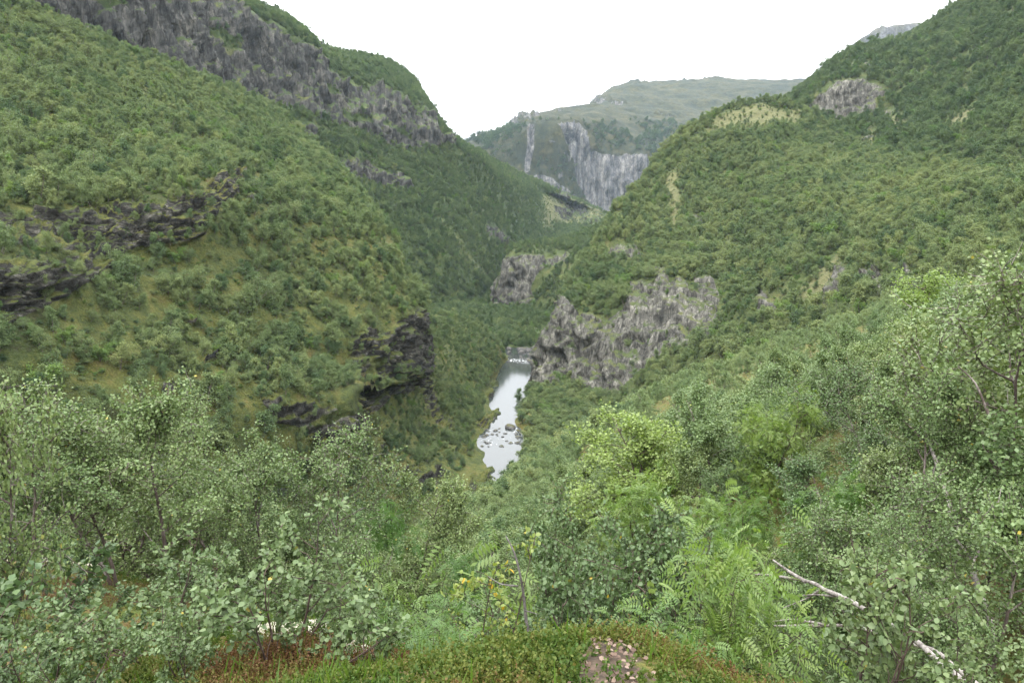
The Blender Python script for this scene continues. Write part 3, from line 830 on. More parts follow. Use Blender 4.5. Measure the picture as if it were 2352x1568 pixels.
def gen_tree(seed, Ht=5.0, stems=1, spread=1.6, base=0.25, limbs=14, subs=6, twigs=5, leaf=0.05, nleaf=18000, shape='lod', trunk_r=0.06, lean=0.12, limb_up=0.75, twig_len=0.45,
             up_bias=0.8, twig_tubes=True, rowan=False, tip_boost=0.0, split=0.0):
    """one tree: (trunk mesh data, crown mesh data with leaves and twigs)"""
    r = np.random.default_rng(seed)
    T, C = Acc(), Acc()
    tw = []
    for s in range(stems):
        ang = r.uniform(0, 6.28)
        ln = lean if stems == 1 else lean + split
        d = np.array([math.cos(ang) * ln, math.sin(ang) * ln, 1])
        L = Ht * (1 if s == 0 else r.uniform(0.7, 0.98))
        st = wander(np.array([r.normal(0, 0.06), r.normal(0, 0.06), -0.25]) if stems > 1 else (0, 0, -0.3), d, L * 0.97, 10, r, 0.3, 0.25)
        rr = trunk_r * (1 if stems == 1 else 0.75) * (np.linspace(1, 0.12, 11) ** 0.9)
        rr[0] *= 1.35
        T.tube(st, rr, 7)
        for i in range(limbs):
            t = base + (1 - base) * ((i + r.uniform(0, 1)) / limbs) ** 0.9
            p, td = along(st, min(t, 0.985))
            a = r.uniform(0, 6.28) + i * 2.4
            prof = math.sin(math.pi * min(1, 0.18 + 0.82 * (t - base) / (1 - base)) ** 0.8) ** 0.7
            Ll = spread * (0.35 + 0.75 * prof) * r.uniform(0.7, 1.15)
            ld = np.array([math.cos(a), math.sin(a), limb_up * r.uniform(0.5, 1.4)])
            lp = wander(p, ld, Ll, 6, r, 0.45, 0.15)
            lr = max(0.25 * trunk_r, trunk_r * 0.45 * (1 - 0.75 * t)) * np.linspace(1, 0.2, 7)
            T.tube(lp, lr, 5)
            tw.append((lp[3:], Ll * 0.5))
            for j in range(subs):
                u = r.uniform(0.2, 1.0)
                p2, d2 = along(lp, min(u, 0.98))
                sd = unit(d2 * 0.7 + r.normal(0, 0.65, 3) + 0.2 * UP)
                Ls = Ll * r.uniform(0.25, 0.5)
                sp = wander(p2, sd, Ls, 4, r, 0.4, 0.05)
                T.tube(sp, np.linspace(lr[3] * 0.6, lr[-1] * 0.5, 5), 4)
                tw.append((sp, Ls))
                for k in range(twigs):
                    p3, d3 = along(sp, r.uniform(0.2, 0.98))
                    td3 = unit(d3 * 0.5 + r.normal(0, 0.7, 3))
                    tp = wander(p3, td3, twig_len * r.uniform(0.5, 1.2), 3, r, 0.4, 0.0)
                    if twig_tubes:
                        C.tube(tp, np.linspace(0.006, 0.002, 4) * (1 if trunk_r > 0.02 else 0.5), 3)
                    tw.append((tp, twig_len * 0.7))
    nb = sum(len(q) for q in C.Q)
    # leaves spread along the outer wood
    lens = np.array([w[1] for w in tw])
    pr = lens / lens.sum()
    ids = r.choice(len(tw), nleaf, p=pr)
    pts = [np.stack([w[0][np.minimum((np.linspace(0, 1, 9) * (len(w[0]) - 1)).astype(int), len(w[0]) - 1)] for w in tw]), ]
    seg = np.stack([np.stack([np.interp(np.linspace(0, 1, 9), np.linspace(0, 1, len(w[0])), w[0][:, c]) for c in range(3)], -1) for w in tw])
    tt = r.uniform(0.05, 1.0, nleaf) * 8
    i0 = np.minimum(tt.astype(int), 7)
    fr = (tt - i0)[:, None]
    pos = seg[ids, i0] * (1 - fr) + seg[ids, i0 + 1] * fr
    dirs = unit(seg[ids, i0 + 1] - seg[ids, i0])
    ax = unit(dirs * 0.6 + r.normal(0, 0.7, (nleaf, 3)) - 0.25 * UP)
    nm = unit(r.normal(0, 0.75, (nleaf, 3)) + up_bias * UP)
    size = leaf * r.uniform(0.65, 1.25, nleaf)
    jit = leaf * (1.0 if shape == 'lod' else 0.4)
    pos = pos + r.normal(0, jit, (nleaf, 3))
    lv = r.uniform(0, 1, nleaf)
    if rowan:
        # pinnate leaf: leaflets in pairs along an arching rachis
        side = unit(np.cross(nm, ax))
        npair = 6
        for k in range(npair):
            f = (k + 0.6) / npair
            pk = pos + ax * (size * f)[:, None] - UP * (size * 0.28 * f * f)[:, None]
            for sg in (1, -1):
                la = unit(side * sg + ax * 0.45 - 0.12 * UP)
                leaves(pk, la, nm, size * 0.38 * (1 - 0.35 * abs(f - 0.45)), 'leaflet', C, np.clip(lv + r.normal(0, 0.05, nleaf), 0, 0.98))
        leaves(pos + ax * size[:, None] - UP * (size * 0.28)[:, None], unit(ax - 0.3 * UP), nm, size * 0.34, 'leaflet', C, lv * 0.98)
    else:
        leaves(pos, ax, nm, size, shape, C, lv)
    return T.data(), C.data(), nb


PROTO = {}


def proto(key, leafm, bark, **kw):
    t, c, nb = gen_tree(**kw)
    tm = mk_mesh('trunk', t[0], t[1], mats=[bark], smooth=True)
    qm = np.ones(len(c[1]), np.int32)
    qm[:nb] = 0
    cm = mk_mesh('crown', c[0], c[1], mats=[bark, leafm], qm=qm, attrs={'lv': c[2]})
    PROTO[key] = dict(trunk=tm, crown=cm, H=float(np.percentile(c[0][:, 2], 99.3)))
    return PROTO[key]


def place(name, key, loc, height=None, rot=None, label=None, cat='tree', group=None, tint=0.5, lean=(0, 0), wid=1.0):
    p = PROTO[key]
    s = 1.0 if height is None else height / p['H']
    e = link(name, None, loc=loc)
    e.empty_display_size = 0.3
    e.scale = (s * wid, s * wid, s)
    e.rotation_euler = (lean[0], lean[1], random.uniform(0, 6.28) if rot is None else rot)
    t = link('trunk', p['trunk'], e)
    c = link('crown', p['crown'], e)
    c['tint'] = float(tint)
    tag(e, label, cat, group)
    return e, t, c


# near birches (single leaves), middle distance birches, hillside birches
for i in range(4):
    proto(f'near{i}', M_BIRCH, M_BARK, seed=100 + i, Ht=4.6 + 0.3 * i, stems=[1, 2, 1, 2][i], spread=1.45, base=0.3, limbs=15, subs=6, twigs=6, leaf=0.046, nleaf=24000, shape='lod', trunk_r=0.055, split=0.12, twig_len=0.36)
for i in range(4):
    proto(f'small{i}', M_BIRCH, M_BARK, seed=110 + i, Ht=2.9 + 0.2 * i, stems=[1, 2, 1, 2][i], spread=1.0, base=0.25, limbs=13, subs=5, twigs=4, leaf=0.042, nleaf=13000, shape='lod', trunk_r=0.038, split=0.14, twig_len=0.3)
for i in range(4):
    proto(f'mid{i}', M_BIRCH, M_BARK, seed=120 + i, Ht=5.4, stems=[1, 2, 1, 2][i], spread=1.5, base=0.2, limbs=15, subs=6, twigs=3, leaf=0.085, nleaf=10500, trunk_r=0.07, split=0.12, twig_tubes=False)
NFAR = 8
FARP = np.array([0.18, 0.17, 0.16, 0.14, 0.12, 0.12, 0.06, 0.05])
for i in range(NFAR):
    proto(f'far{i}', [M_HILL, M_HILL, M_HILL, M_HILL, M_HILL, M_DARKHILL, M_FRESH, M_HILL][i], M_BARK, seed=140 + i, Ht=5.0, stems=[1, 2, 1, 2, 3, 2, 2, 4][i],
          spread=[1.45, 1.5, 1.1, 1.6, 1.7, 1.5, 1.4, 2.2][i], base=[0.14, 0.2, 0.12, 0.25, 0.1, 0.12, 0.1, 0.05][i], limbs=11, subs=4, twigs=2, leaf=0.175, nleaf=3300, trunk_r=0.08,
          split=[0.15, 0.2, 0.1, 0.3, 0.25, 0.15, 0.2, 0.5][i], twig_tubes=False, twig_len=0.55)
proto('bright0', M_BRIGHT, M_DARKBARK, seed=160, Ht=6.0, stems=2, spread=2.3, base=0.15, limbs=18, subs=7, twigs=4, leaf=0.11, nleaf=15000, trunk_r=0.09, split=0.15, twig_tubes=False)
proto('rowantree', M_ROWAN, M_DARKBARK, seed=170, Ht=5.5, stems=2, spread=1.3, base=0.15, limbs=14, subs=5, twigs=3, leaf=0.21, nleaf=3000, trunk_r=0.06, split=0.1, twig_tubes=False, rowan=True)
proto('rowanbush', M_ROWAN, M_DARKBARK, seed=171, Ht=1.5, stems=6, spread=0.42, base=0.1, limbs=7, subs=2, twigs=1, leaf=0.165, nleaf=680, trunk_r=0.014, split=0.3, twig_len=0.12, rowan=True, up_bias=1.2)
proto('rowanshoot', M_ROWAN, M_DARKBARK, seed=174, Ht=1.6, stems=1, spread=0.32, base=0.3, limbs=8, subs=2, twigs=1, leaf=0.17, nleaf=110, trunk_r=0.012, twig_len=0.1, rowan=True, up_bias=1.2)
proto('rowansprig', M_ROWAN, M_DARKBARK, seed=172, Ht=0.8, stems=2, spread=0.26, base=0.3, limbs=5, subs=1, twigs=1, leaf=0.14, nleaf=70, trunk_r=0.008, split=0.25, twig_len=0.08, rowan=True, up_bias=1.4)
for i in range(3):
    proto(f'sapling{i}', M_SAPL, M_DARKBARK, seed=180 + i, Ht=0.95, stems=[4, 3, 5][i], spread=0.3, base=0.2, limbs=8, subs=2, twigs=1, leaf=0.0285, nleaf=[2100, 1600, 2900][i], shape='leaf', trunk_r=0.011, split=0.33, twig_len=0.1, up_bias=0.9, lean=0.2)
proto('bush0', M_SAPL, M_DARKBARK, seed=190, Ht=1.6, stems=8, spread=0.5, base=0.12, limbs=11, subs=5, twigs=2, leaf=0.027, nleaf=24000, shape='leaf', trunk_r=0.016, split=0.5, twig_len=0.15, up_bias=0.9)
proto('yellowshrub', M_YELLOW, M_DARKBARK, seed=195, Ht=1.1, stems=2, spread=0.24, base=0.3, limbs=6, subs=2, twigs=1, leaf=0.03, nleaf=270, shape='leaf', trunk_r=0.009, split=0.12, twig_len=0.08)


def at_ground(px, py, Y):
    """ground point under the pixel column at distance Y"""
    x = P(px, py, Y)[0]
    return np.array([x, Y, float(ground(np.array([x]), np.array([Y]))[0])])


def hero(name, key, px, Y, top_py, label, cat, group=None, tint=0.5, wid=1.0, base_py=None, **kw):
    g = at_ground(px, top_py if base_py is None else base_py, Y)
    top = P(px, top_py, Y)
    h = max(0.25, top[2] - g[2])
    if key.startswith('near') and h < 3.6:
        key = 'small' + key[4:]
    return place(name, key, g, h, label=label, cat=cat, group=group, tint=tint, wid=wid, **kw)


TAKEN = []


def occupied(e, r):
    TAKEN.append((e.location.x, e.location.y, r))


# --- left birches
LB = [('near1', 215, 8.2, 862, 'tall pale birch at the left edge of the outcrop, highest crown of the left cluster', 0.62, 1.0),
      ('near0', 345, 8.6, 905, 'birch standing just right of the tallest left birch', 0.6, 0.95),
      ('near2', 60, 7.4, 960, 'dense leafy birch at the far left behind the saplings', 0.45, 1.1),
      ('near3', 545, 11.0, 950, 'slim birch with a pointed top, right of the two tallest left birches', 0.62, 0.8),
      ('near0', 650, 12.5, 1015, 'bushy birch between the pointed slim birch and the dip above the river', 0.55, 1.0),
      ('near1', 760, 12.0, 1035, 'round topped birch behind the left saplings, left of the dark gorge rocks', 0.52, 0.95),
      ('near2', 850, 13.0, 1105, 'yellowish birch standing lowest of the left cluster in front of the gorge rocks', 0.75, 0.9)]
for key, px, Y, top, lab, ti, wd in LB:
    e, t, c = hero('birch_tree', key, px, Y, top, lab, 'tree', 'birches on the left of the outcrop', ti, wd)
    occupied(e, 1.2)
# branch tips entering at the left edge
e, t, c = hero('birch_tree', 'near3', -150, 4.6, 560, 'birch mostly out of frame whose twigs hang in at the left edge', 'tree', 'birches on the left of the outcrop', 0.7, 0.5)
occupied(e, 1)

# --- saplings with large leaves
SAP = [('sapling2', 600, 3.5, 1205, 'broad many stemmed birch sapling with large leaves in front of the pale lichen patch', 0.5, 1.0),
       ('sapling1', 290, 3.7, 1265, 'birch sapling left of the broadest sapling, below the tallest left birch', 0.5, 1.0),
       ('sapling0', 440, 3.2, 1360, 'low birch sapling at the bottom edge between two taller saplings', 0.45, 0.9),
       ('sapling1', 75, 4.3, 1240, 'dark leafy sapling in the lower left corner', 0.2, 1.1),
       ('sapling0', 1960, 3.9, 1300, 'young birch with brown forked stem in front of the fallen white trunks', 0.6, 0.85),
       ('sapling1', 840, 3.3, 1420, 'short birch sapling right of the lichen at the front of the outcrop', 0.5, 0.8),
       ('sapling0', 1240, 3.7, 1395, 'short birch sapling between the dead stem and the dark bush', 0.35, 0.9),
       ('sapling2', 2340, 3.6, 1440, 'birch sapling in the lower right corner below the leaning trunks', 0.6, 0.8),
       ('sapling0', 760, 4.6, 1330, 'small birch sapling right of the broadest sapling, beside the lichen', 0.4, 0.8)]
SAP += [('sapling1', 200, 3.1, 1420, 'low sapling at the bottom left beside the dark corner sapling', 0.45, 0.9),
        ('sapling2', 500, 4.3, 1270, 'sapling behind the two front saplings left of the lichen', 0.5, 0.9),
        ('sapling0', 330, 5.0, 1275, 'sapling under the birch right of the tallest left birch', 0.35, 1.0),
        ('sapling1', 180, 5.6, 1330, 'sapling in the shade at the foot of the tallest left birch', 0.3, 1.1),
        ('sapling2', 30, 3.4, 1400, 'sapling at the bottom left corner of the outcrop', 0.3, 0.9),
        ('sapling0', 880, 5.2, 1330, 'grey green sapling behind the slender rowan shoot', 0.4, 1.0)]
for key, px, Y, top, lab, ti, wd in SAP:
    e, t, c = hero('birch_sapling', key, px, Y, top, lab, 'sapling', 'birch saplings on the outcrop', ti, wd)
    occupied(e, 0.6)

e, t, c = hero('birch_bush', 'bush0', 1320, 4.7, 1205, 'rounded dark green birch bush at the edge of the mossy outcrop', 'bush', None, 0.28, 0.78)
occupied(e, 0.8)
e, t, c = hero('yellowing_shrub', 'yellowshrub', 1135, 4.0, 1275, 'thin shrub with lime and yellow leaves beside the dead stem', 'shrub', None, 0.8, 0.9)
occupied(e, 0.3)

# --- rowans
e, t, c = hero('rowan_bush', 'rowanbush', 1645, 3.7, 1190, 'large rowan bush with feathery leaves right of the mossy outcrop', 'bush', 'rowans', 0.78, 0.66)
occupied(e, 0.9)
for px, Y, top, lab, ti in ((990, 4.2, 1330, 'slender rowan shoot with feathery leaves below the left birches', 0.5), (940, 3.4, 1420, 'low rowan sprig spreading over the moss at the bottom', 0.4),
                            (1035, 3.3, 1445, 'low rowan sprig closest to the dead stem', 0.4), (915, 6.0, 1290, 'light green rowan shoot poking out left of centre', 0.7),
                            (1245, 5.8, 1240, 'rowan shoot rising behind the dark birch bush', 0.7), (870, 3.6, 1400, 'low rowan sprig beside the right end of the pale lichen', 0.45), (1075, 3.0, 1470, 'tiny rowan sprig in the heather in front of the yellowing shrub', 0.5), (1450, 3.15, 1405, 'rowan sprig at the right foot of the dark birch bush', 0.6), (1560, 3.2, 1400, 'small rowan sprig at the left foot of the large rowan', 0.5)):
    e, t, c = hero('rowan_sprig', 'rowanshoot' if Y > 4 else 'rowansprig', px, Y, top, lab, 'sprig', 'rowans', ti, 0.9)
for key, nm, px, Y, top, lab, ti, wd in (('bright0', 'leafy_tree', 1462, 37, 962, 'round bright green tree standing out above the birches right of the river', 0.85, 1.25),
                                         ('rowantree', 'rowan_tree', 1790, 24, 893, 'tall narrow bright green rowan in the birch slope', 0.85, 0.9),
                                         ('rowantree', 'rowan_tree', 1530, 20, 1085, 'rowan below and right of the round bright green tree', 0.75, 1.0),
                                         ('bright0', 'leafy_tree', 2150, 30, 632, 'bright green tree at the top edge of the near right slope', 0.7, 0.9),
                                         ('rowantree', 'rowan_tree', 1700, 16, 1120, 'small rowan under the tall narrow rowan', 0.6, 0.8),
                                         ('rowantree', 'rowan_tree', 1960, 11, 1090, 'rowan among grey birches left of the leaning pale trunk', 0.5, 0.8),
                                         ('rowantree', 'rowan_tree', 960, 17, 1165, 'rowan left of centre below the gorge rocks', 0.35, 0.8)):
    e, t, c = hero(nm, key, px, Y, top, lab, 'tree', 'bright green trees among the birches', ti, wd)
    occupied(e, 1.6)

# --- right hand birches near the camera
RB = [('near1', 2310, 11, 605, 'tall birch with dark twisting trunk at the right edge', 0.68, 1.0), ('mid0', 2170, 24, 720, 'birch left of the tallest right edge birch', 0.6, 1.0),
      ('near2', 2245, 8.5, 900, 'birch under the tallest one at the right edge', 0.5, 0.9), ('mid3', 2050, 28, 735, 'wide pale birch in the upper right canopy left of the bright green tree', 0.62, 1.0),
      ('near0', 2320, 6.4, 1120, 'low birch near the right edge over the fallen trunks', 0.55, 0.9), ('near1', 2060, 8.5, 1040, 'birch behind the pale leaning trunk', 0.5, 0.9),
      ('near2', 1900, 10, 1180, 'grey birch behind the fallen white trunks', 0.48, 0.9), ('near3', 2180, 6.2, 1220, 'twiggy birch above the lower right corner', 0.42, 0.8),
      ('near0', 1850, 6.5, 1340, 'low birch at the foot of the fallen trunks', 0.4, 0.8), ('near2', 2080, 4.8, 1400, 'leafy young birch below the fallen trunks', 0.4, 0.6)]
for key, px, Y, top, lab, ti, wd in RB:
    e, t, c = hero('birch_tree', key, px, Y, top, lab, 'tree', 'birches on the near right slope', ti, wd)
    occupied(e, 1.0)


# --- fallen and leaning trunks, dead stem
def stick(name, pts, rad, mat, label, cat, group=None, branches=(), sides=8):
    pts = np.array([P(*p) for p in pts])
    o = pts[0].copy()
    k = len(pts)
    dense = cr1(pts - o, [6] * (k - 1))
    rr = np.interp(np.linspace(0, 1, len(dense)), np.linspace(0, 1, k), rad)
    a = Acc()
    dense = dense + fbm(dense * 3 + 5, 2, 91)[:, None] * 0.02
    a.tube(dense, rr * (1 + 0.15 * fbm(dense * 9, 2, 92)), sides)
    V, Q, _ = a.data()
    ob = link(name, mk_mesh(name, V, Q, mats=[mat], smooth=True), loc=o)
    tag(ob, label, cat, group)
    for bp, br in branches:
        bpts = np.array([P(*p) for p in bp]) - o
        a = Acc()
        d2 = cr1(bpts, [5] * (len(bpts) - 1))
        a.tube(d2, np.linspace(br, br * 0.35, len(d2)), 6)
        V, Q, _ = a.data()
        link('branch', mk_mesh('branch', V, Q, mats=[mat], smooth=True), ob)
    return ob


stick('fallen_birch', [(2235, 1585, 4.3), (2120, 1480, 4.7), (2000, 1400, 5.2), (1900, 1350, 5.7), (1830, 1330, 6.1), (1735, 1318, 6.6)], [0.024, 0.023, 0.021, 0.019, 0.015, 0.009], M_PALEBARK,
      'long fallen white birch trunk slanting down towards the lower right corner', 'fallen tree', 'fallen birches',
      [([(1850, 1335, 6.0), (1810, 1310, 6.2), (1775, 1285, 6.4)], 0.022), ([(1890, 1350, 5.75), (1850, 1375, 5.9), (1800, 1395, 6.1)], 0.014), ([(1940, 1370, 5.5), (1870, 1365, 5.8), (1810, 1370, 6.1)], 0.012)])
stick('fallen_birch', [(2280, 1600, 4.6), (2160, 1500, 5.0), (2060, 1460, 5.4), (1960, 1432, 5.6), (1860, 1436, 5.8), (1780, 1432, 6.0)], [0.019, 0.018, 0.016, 0.014, 0.012, 0.008], M_PALEBARK,
      'shorter fallen white birch stem lying almost level under the long one', 'fallen tree', 'fallen birches',
      [([(1900, 1435, 5.7), (1830, 1422, 5.9), (1775, 1426, 6.1)], 0.014)])
stick('leaning_birch_stem', [(2290, 1480, 7.2), (2240, 1330, 7.9), (2190, 1180, 8.7), (2150, 1060, 9.4), (2112, 965, 10.0)], [0.044, 0.04, 0.035, 0.027, 0.015], M_GREYBARK,
      'bare pale birch stem leaning left on the right slope', 'tree stem', None, [([(2220, 1270, 7.5), (2190, 1230, 7.7), (2150, 1195, 7.9)], 0.018), ([(2230, 1300, 7.4), (2280, 1200, 7.6), (2300, 1120, 7.8)], 0.016)])
stick('leaning_birch_stem', [(2352, 1240, 9.4), (2300, 1130, 9.8), (2280, 1020, 10.3), (2262, 900, 10.8), (2240, 820, 11.2)], [0.045, 0.04, 0.033, 0.022, 0.009], M_BARK,
      'dark twisting birch stem at the right edge above the pale leaning stem', 'tree stem', None, [([(2270, 950, 9.2), (2240, 880, 9.3), (2200, 840, 9.4)], 0.02)])
stick('dead_stem', [(1214, 1468, 3.45), (1205, 1400, 3.5), (1192, 1330, 3.5), (1178, 1270, 3.55), (1160, 1232, 3.6)], [0.0095, 0.0085, 0.0065, 0.005, 0.003], M_DEAD,
      'bare grey dead stem standing at the edge of the moss', 'dead stem', None, [([(1190, 1345, 3.5), (1150, 1340, 3.52), (1120, 1322, 3.55)], 0.005), ([(1203, 1400, 3.5), (1235, 1410, 3.45)], 0.004), ([(1180, 1280, 3.54), (1170, 1272, 3.53)], 0.003)])

# ------------------------------------------------------------------ birch slope in front: the largest as trees of their own, the rest in the forest
LIM = np.array([(-100, 960), (0, 960), (120, 930), (200, 880), (300, 880), (420, 980), (540, 960), (640, 1030), (740, 1040), (850, 1120), (900, 1165), (1000, 1132), (1090, 1105), (1140, 1095), (1175, 1075), (1210, 1035), (1250, 1005),
                (1350, 965), (1450, 895), (1600, 835), (1700, 790), (1850, 725), (1950, 695), (2050, 662), (2150, 645), (2250, 625), (2352, 600), (2460, 560)], float)


def scatter_ground(n, xr, yr, dmin_near):
    pts = []
    cell = {}
    r = np.random.default_rng(33)
    yy = yr[0] + (yr[1] - yr[0]) * r.uniform(0, 1, n) ** 0.85
    hw = 0.82 * yy + 4
    xx = r.uniform(-1, 1, n) * hw
    for x, y in zip(xx, yy):
        if not (xr[0] < x < xr[1]):
            continue
        d = dmin_near * (0.8 + 0.5 * min(1, y / 60))
        k = (int(x // 2.5), int(y // 2.5))
        ok = True
        for a in (-1, 0, 1):
            for b in (-1, 0, 1):
                for (qx, qy) in cell.get((k[0] + a, k[1] + b), ()):
                    if (qx - x) ** 2 + (qy - y) ** 2 < d * d:
                        ok = False
        if not ok or any((tx - x) ** 2 + (ty - y) ** 2 < (tr * 0.8) ** 2 for tx, ty, tr in TAKEN):
            continue
        cell.setdefault(k, []).append((x, y))
        pts.append((x, y))
    return np.array(pts)


pts = scatter_ground(19000, (-60, 140), (5.2, 345), 1.7)
gz = ground(pts[:, 0], pts[:, 1])
keep = gz > RIVER_Z + 0.9
pts, gz = pts[keep], gz[keep]
hh = rng.uniform(4.2, 7.2, len(pts))
hh = np.where(pts[:, 1] < 20, hh * 0.85, hh)
hh = np.where((pts[:, 1] > 60), hh * 1.05, hh)
# trees keep below the line of sight over the slope edge
topz = gz + hh
fx, fy, fd = proj(np.stack([pts[:, 0], pts[:, 1], topz], -1))
crw = 1.6 * F / np.maximum(fd, 1)
lim = np.max([np.interp(fx + k * crw, LIM[:, 0], LIM[:, 1]) for k in (-0.8, -0.4, 0, 0.4, 0.8)], 0)
# nearer trees stand lower in view, so the crowns behind them show (except at the two sides)
mid = np.interp(fx, [500, 900, 1400, 1700, 2000, 2200], [0, 1, 1, 0.55, 0.5, 0.1])
low = np.interp(pts[:, 1], [5, 8, 15, 30, 60, 110], [330, 270, 200, 125, 55, 0])
for cx, hw, bot, yy in ((1430, 105, 1105, 37), (1790, 75, 1130, 24), (1535, 60, 1280, 20), (1960, 60, 1200, 11), (960, 40, 1270, 17)):
    lim = np.where((np.abs(fx - cx) < hw + 0.6 * crw) & (pts[:, 1] < yy), np.maximum(lim, bot), lim)
lim = np.where((pts[:, 1] > 120) & (fx > 1165), lim - np.where(fx > 1450, np.interp(pts[:, 1], [90, 130, 170, 225], [0, 25, 130, 330]), np.interp(pts[:, 1], [120, 190, 225], [0, 30, 320])), lim)
lim = lim + mid * low + rng.normal(6, 10, len(pts)) + rng.uniform(0, 1, len(pts)) ** 3 * 60
vlim = (H / 2 - lim) / F
zlim = pts[:, 1] / (CP + vlim * SP) * (-SP + vlim * CP)
hh = np.minimum(hh, zlim - gz)
hh = np.where((hh > 0.7) & (hh < 2.4), 2.4, hh)
ok = (hh > 1.6) & (fx > -120) & (fx < W + 900)
# the mossy outcrop and its edge stay open
ok &= ~((pts[:, 1] < 7.5) & (np.abs(pts[:, 0] - 0.3) < 2.6))
ok &= ~((pts[:, 1] < 10) & (pts[:, 0] < -1.5))
pts, gz, hh, fx, fd = pts[ok], gz[ok], hh[ok], fx[ok], fd[ok]
order = np.argsort(-(hh / fd) * ((fx > -60) & (fx < W + 60)))
NEAR_N = 275
first, rest = order[:NEAR_N], order[NEAR_N:]


def zone_label(i):
    x = fx[i]
    y = pts[i, 1]
    if x < 900:
        return 'low birch down the slope behind the left outcrop trees', 'birches behind the left outcrop'
    if x < 1300 and y < 40:
        return 'birch crowded in the hollow just below the mossy outcrop', 'birches below the outcrop'
    if x < 1300:
        return 'small grey green birch on the slope dropping to the near end of the river', 'birches above the river bend'
    if x < 1800 and y < 30:
        return 'leafy birch on the slope between the dark bush and the tall narrow rowan', 'birches below the narrow rowan'
    if x < 1800:
        return 'grey green birch on the slope around the round bright tree', 'birches around the round bright tree'
    if y < 25:
        return 'birch among the leaning stems on the near right slope', 'birches among the leaning stems'
    return 'birch in the pale canopy along the top of the near right slope', 'birches at the top of the right slope'


for i in first:
    y = pts[i, 1]
    key = ('near%d' if y < 26 else 'mid%d') % rng.integers(0, 4)
    if key.startswith('near') and hh[i] < 3.6:
        key = 'small' + key[4:]
    lab, grp = zone_label(i)
    place('birch_tree', key, (pts[i, 0], y, gz[i] - 0.05), hh[i], label=lab, group=grp, tint=float(np.clip(rng.normal(0.58 if fx[i] > 1250 else 0.5, 0.17), 0.1, 0.98)), wid=rng.uniform(0.85, 1.15) * (1.15 if hh[i] < 3 else 1),
          lean=(rng.normal(0, 0.05), rng.normal(0, 0.05)))

# single trees on the skyline ridge of the right mountain: also the source shapes of the hillside forest
SKY = [(2098, 88, 'round dark tree standing highest against the sky on the right ridge'), (2030, 103, 'small tree on the right ridge left of the round skyline tree'), (1950, 128, 'tree on the right ridge above the pale cliff'),
       (2155, 42, 'tree on the steep upper part of the right ridge'), (2185, 22, 'tree nearest the top edge of the picture on the right ridge'), (2060, 95, 'pale green tree between the small and the round skyline trees'), (1905, 155, 'low bushy tree at the lower left end of the right skyline'), (1990, 112, 'tree in the middle of the right ridge skyline')]
for i, (px, py, lab) in enumerate(SKY):
    g = P(px, py + 12, 705 if i != 3 else 690)
    e, t, c = place('birch_tree', f'far{i}', g - np.array([0, 0, 1.0]), 11 if i == 0 else 7, label=lab, cat='tree', group='trees on the right skyline', tint=0.15)
for o in COL.objects:
    if o.type == 'MESH' and o.name.startswith(('trunk', 'crown')):
        for k in [f'far{i}' for i in range(NFAR)] + [f'mid{i}' for i in range(4)]:
            if o.data == PROTO[k]['crown']:
                PROTO[k].setdefault('crown_obj', o)
            if o.data == PROTO[k]['trunk']:
                PROTO[k].setdefault('trunk_obj', o)

FP, FS, FI, FT = [], [], [], []   # forest: position, scale, source index, tint
SRCK = [f'far{i}' for i in range(NFAR)] + [k for k in (f'mid{i}' for i in range(4)) if 'crown_obj' in PROTO[k]]


def add_forest(p, s, idx, t):
    FP.append(p)
    FS.append(s)
    FI.append(idx)
    FT.append(t)


nm = len(SRCK) - NFAR
ii = np.where((pts[rest, 1] < 110) & (nm > 0), NFAR + rng.integers(0, max(nm, 1), len(rest)), rng.choice(NFAR, len(rest), p=FARP))
sc = hh[rest] / np.where(ii >= NFAR, 5.4, 5.0)
add_forest(np.stack([pts[rest, 0], pts[rest, 1], gz[rest] - 0.1], -1), np.stack([sc * 1.1, sc * 1.1, sc], -1), ii, np.clip(rng.normal(0.58, 0.15, len(rest)), 0.05, 0.98))


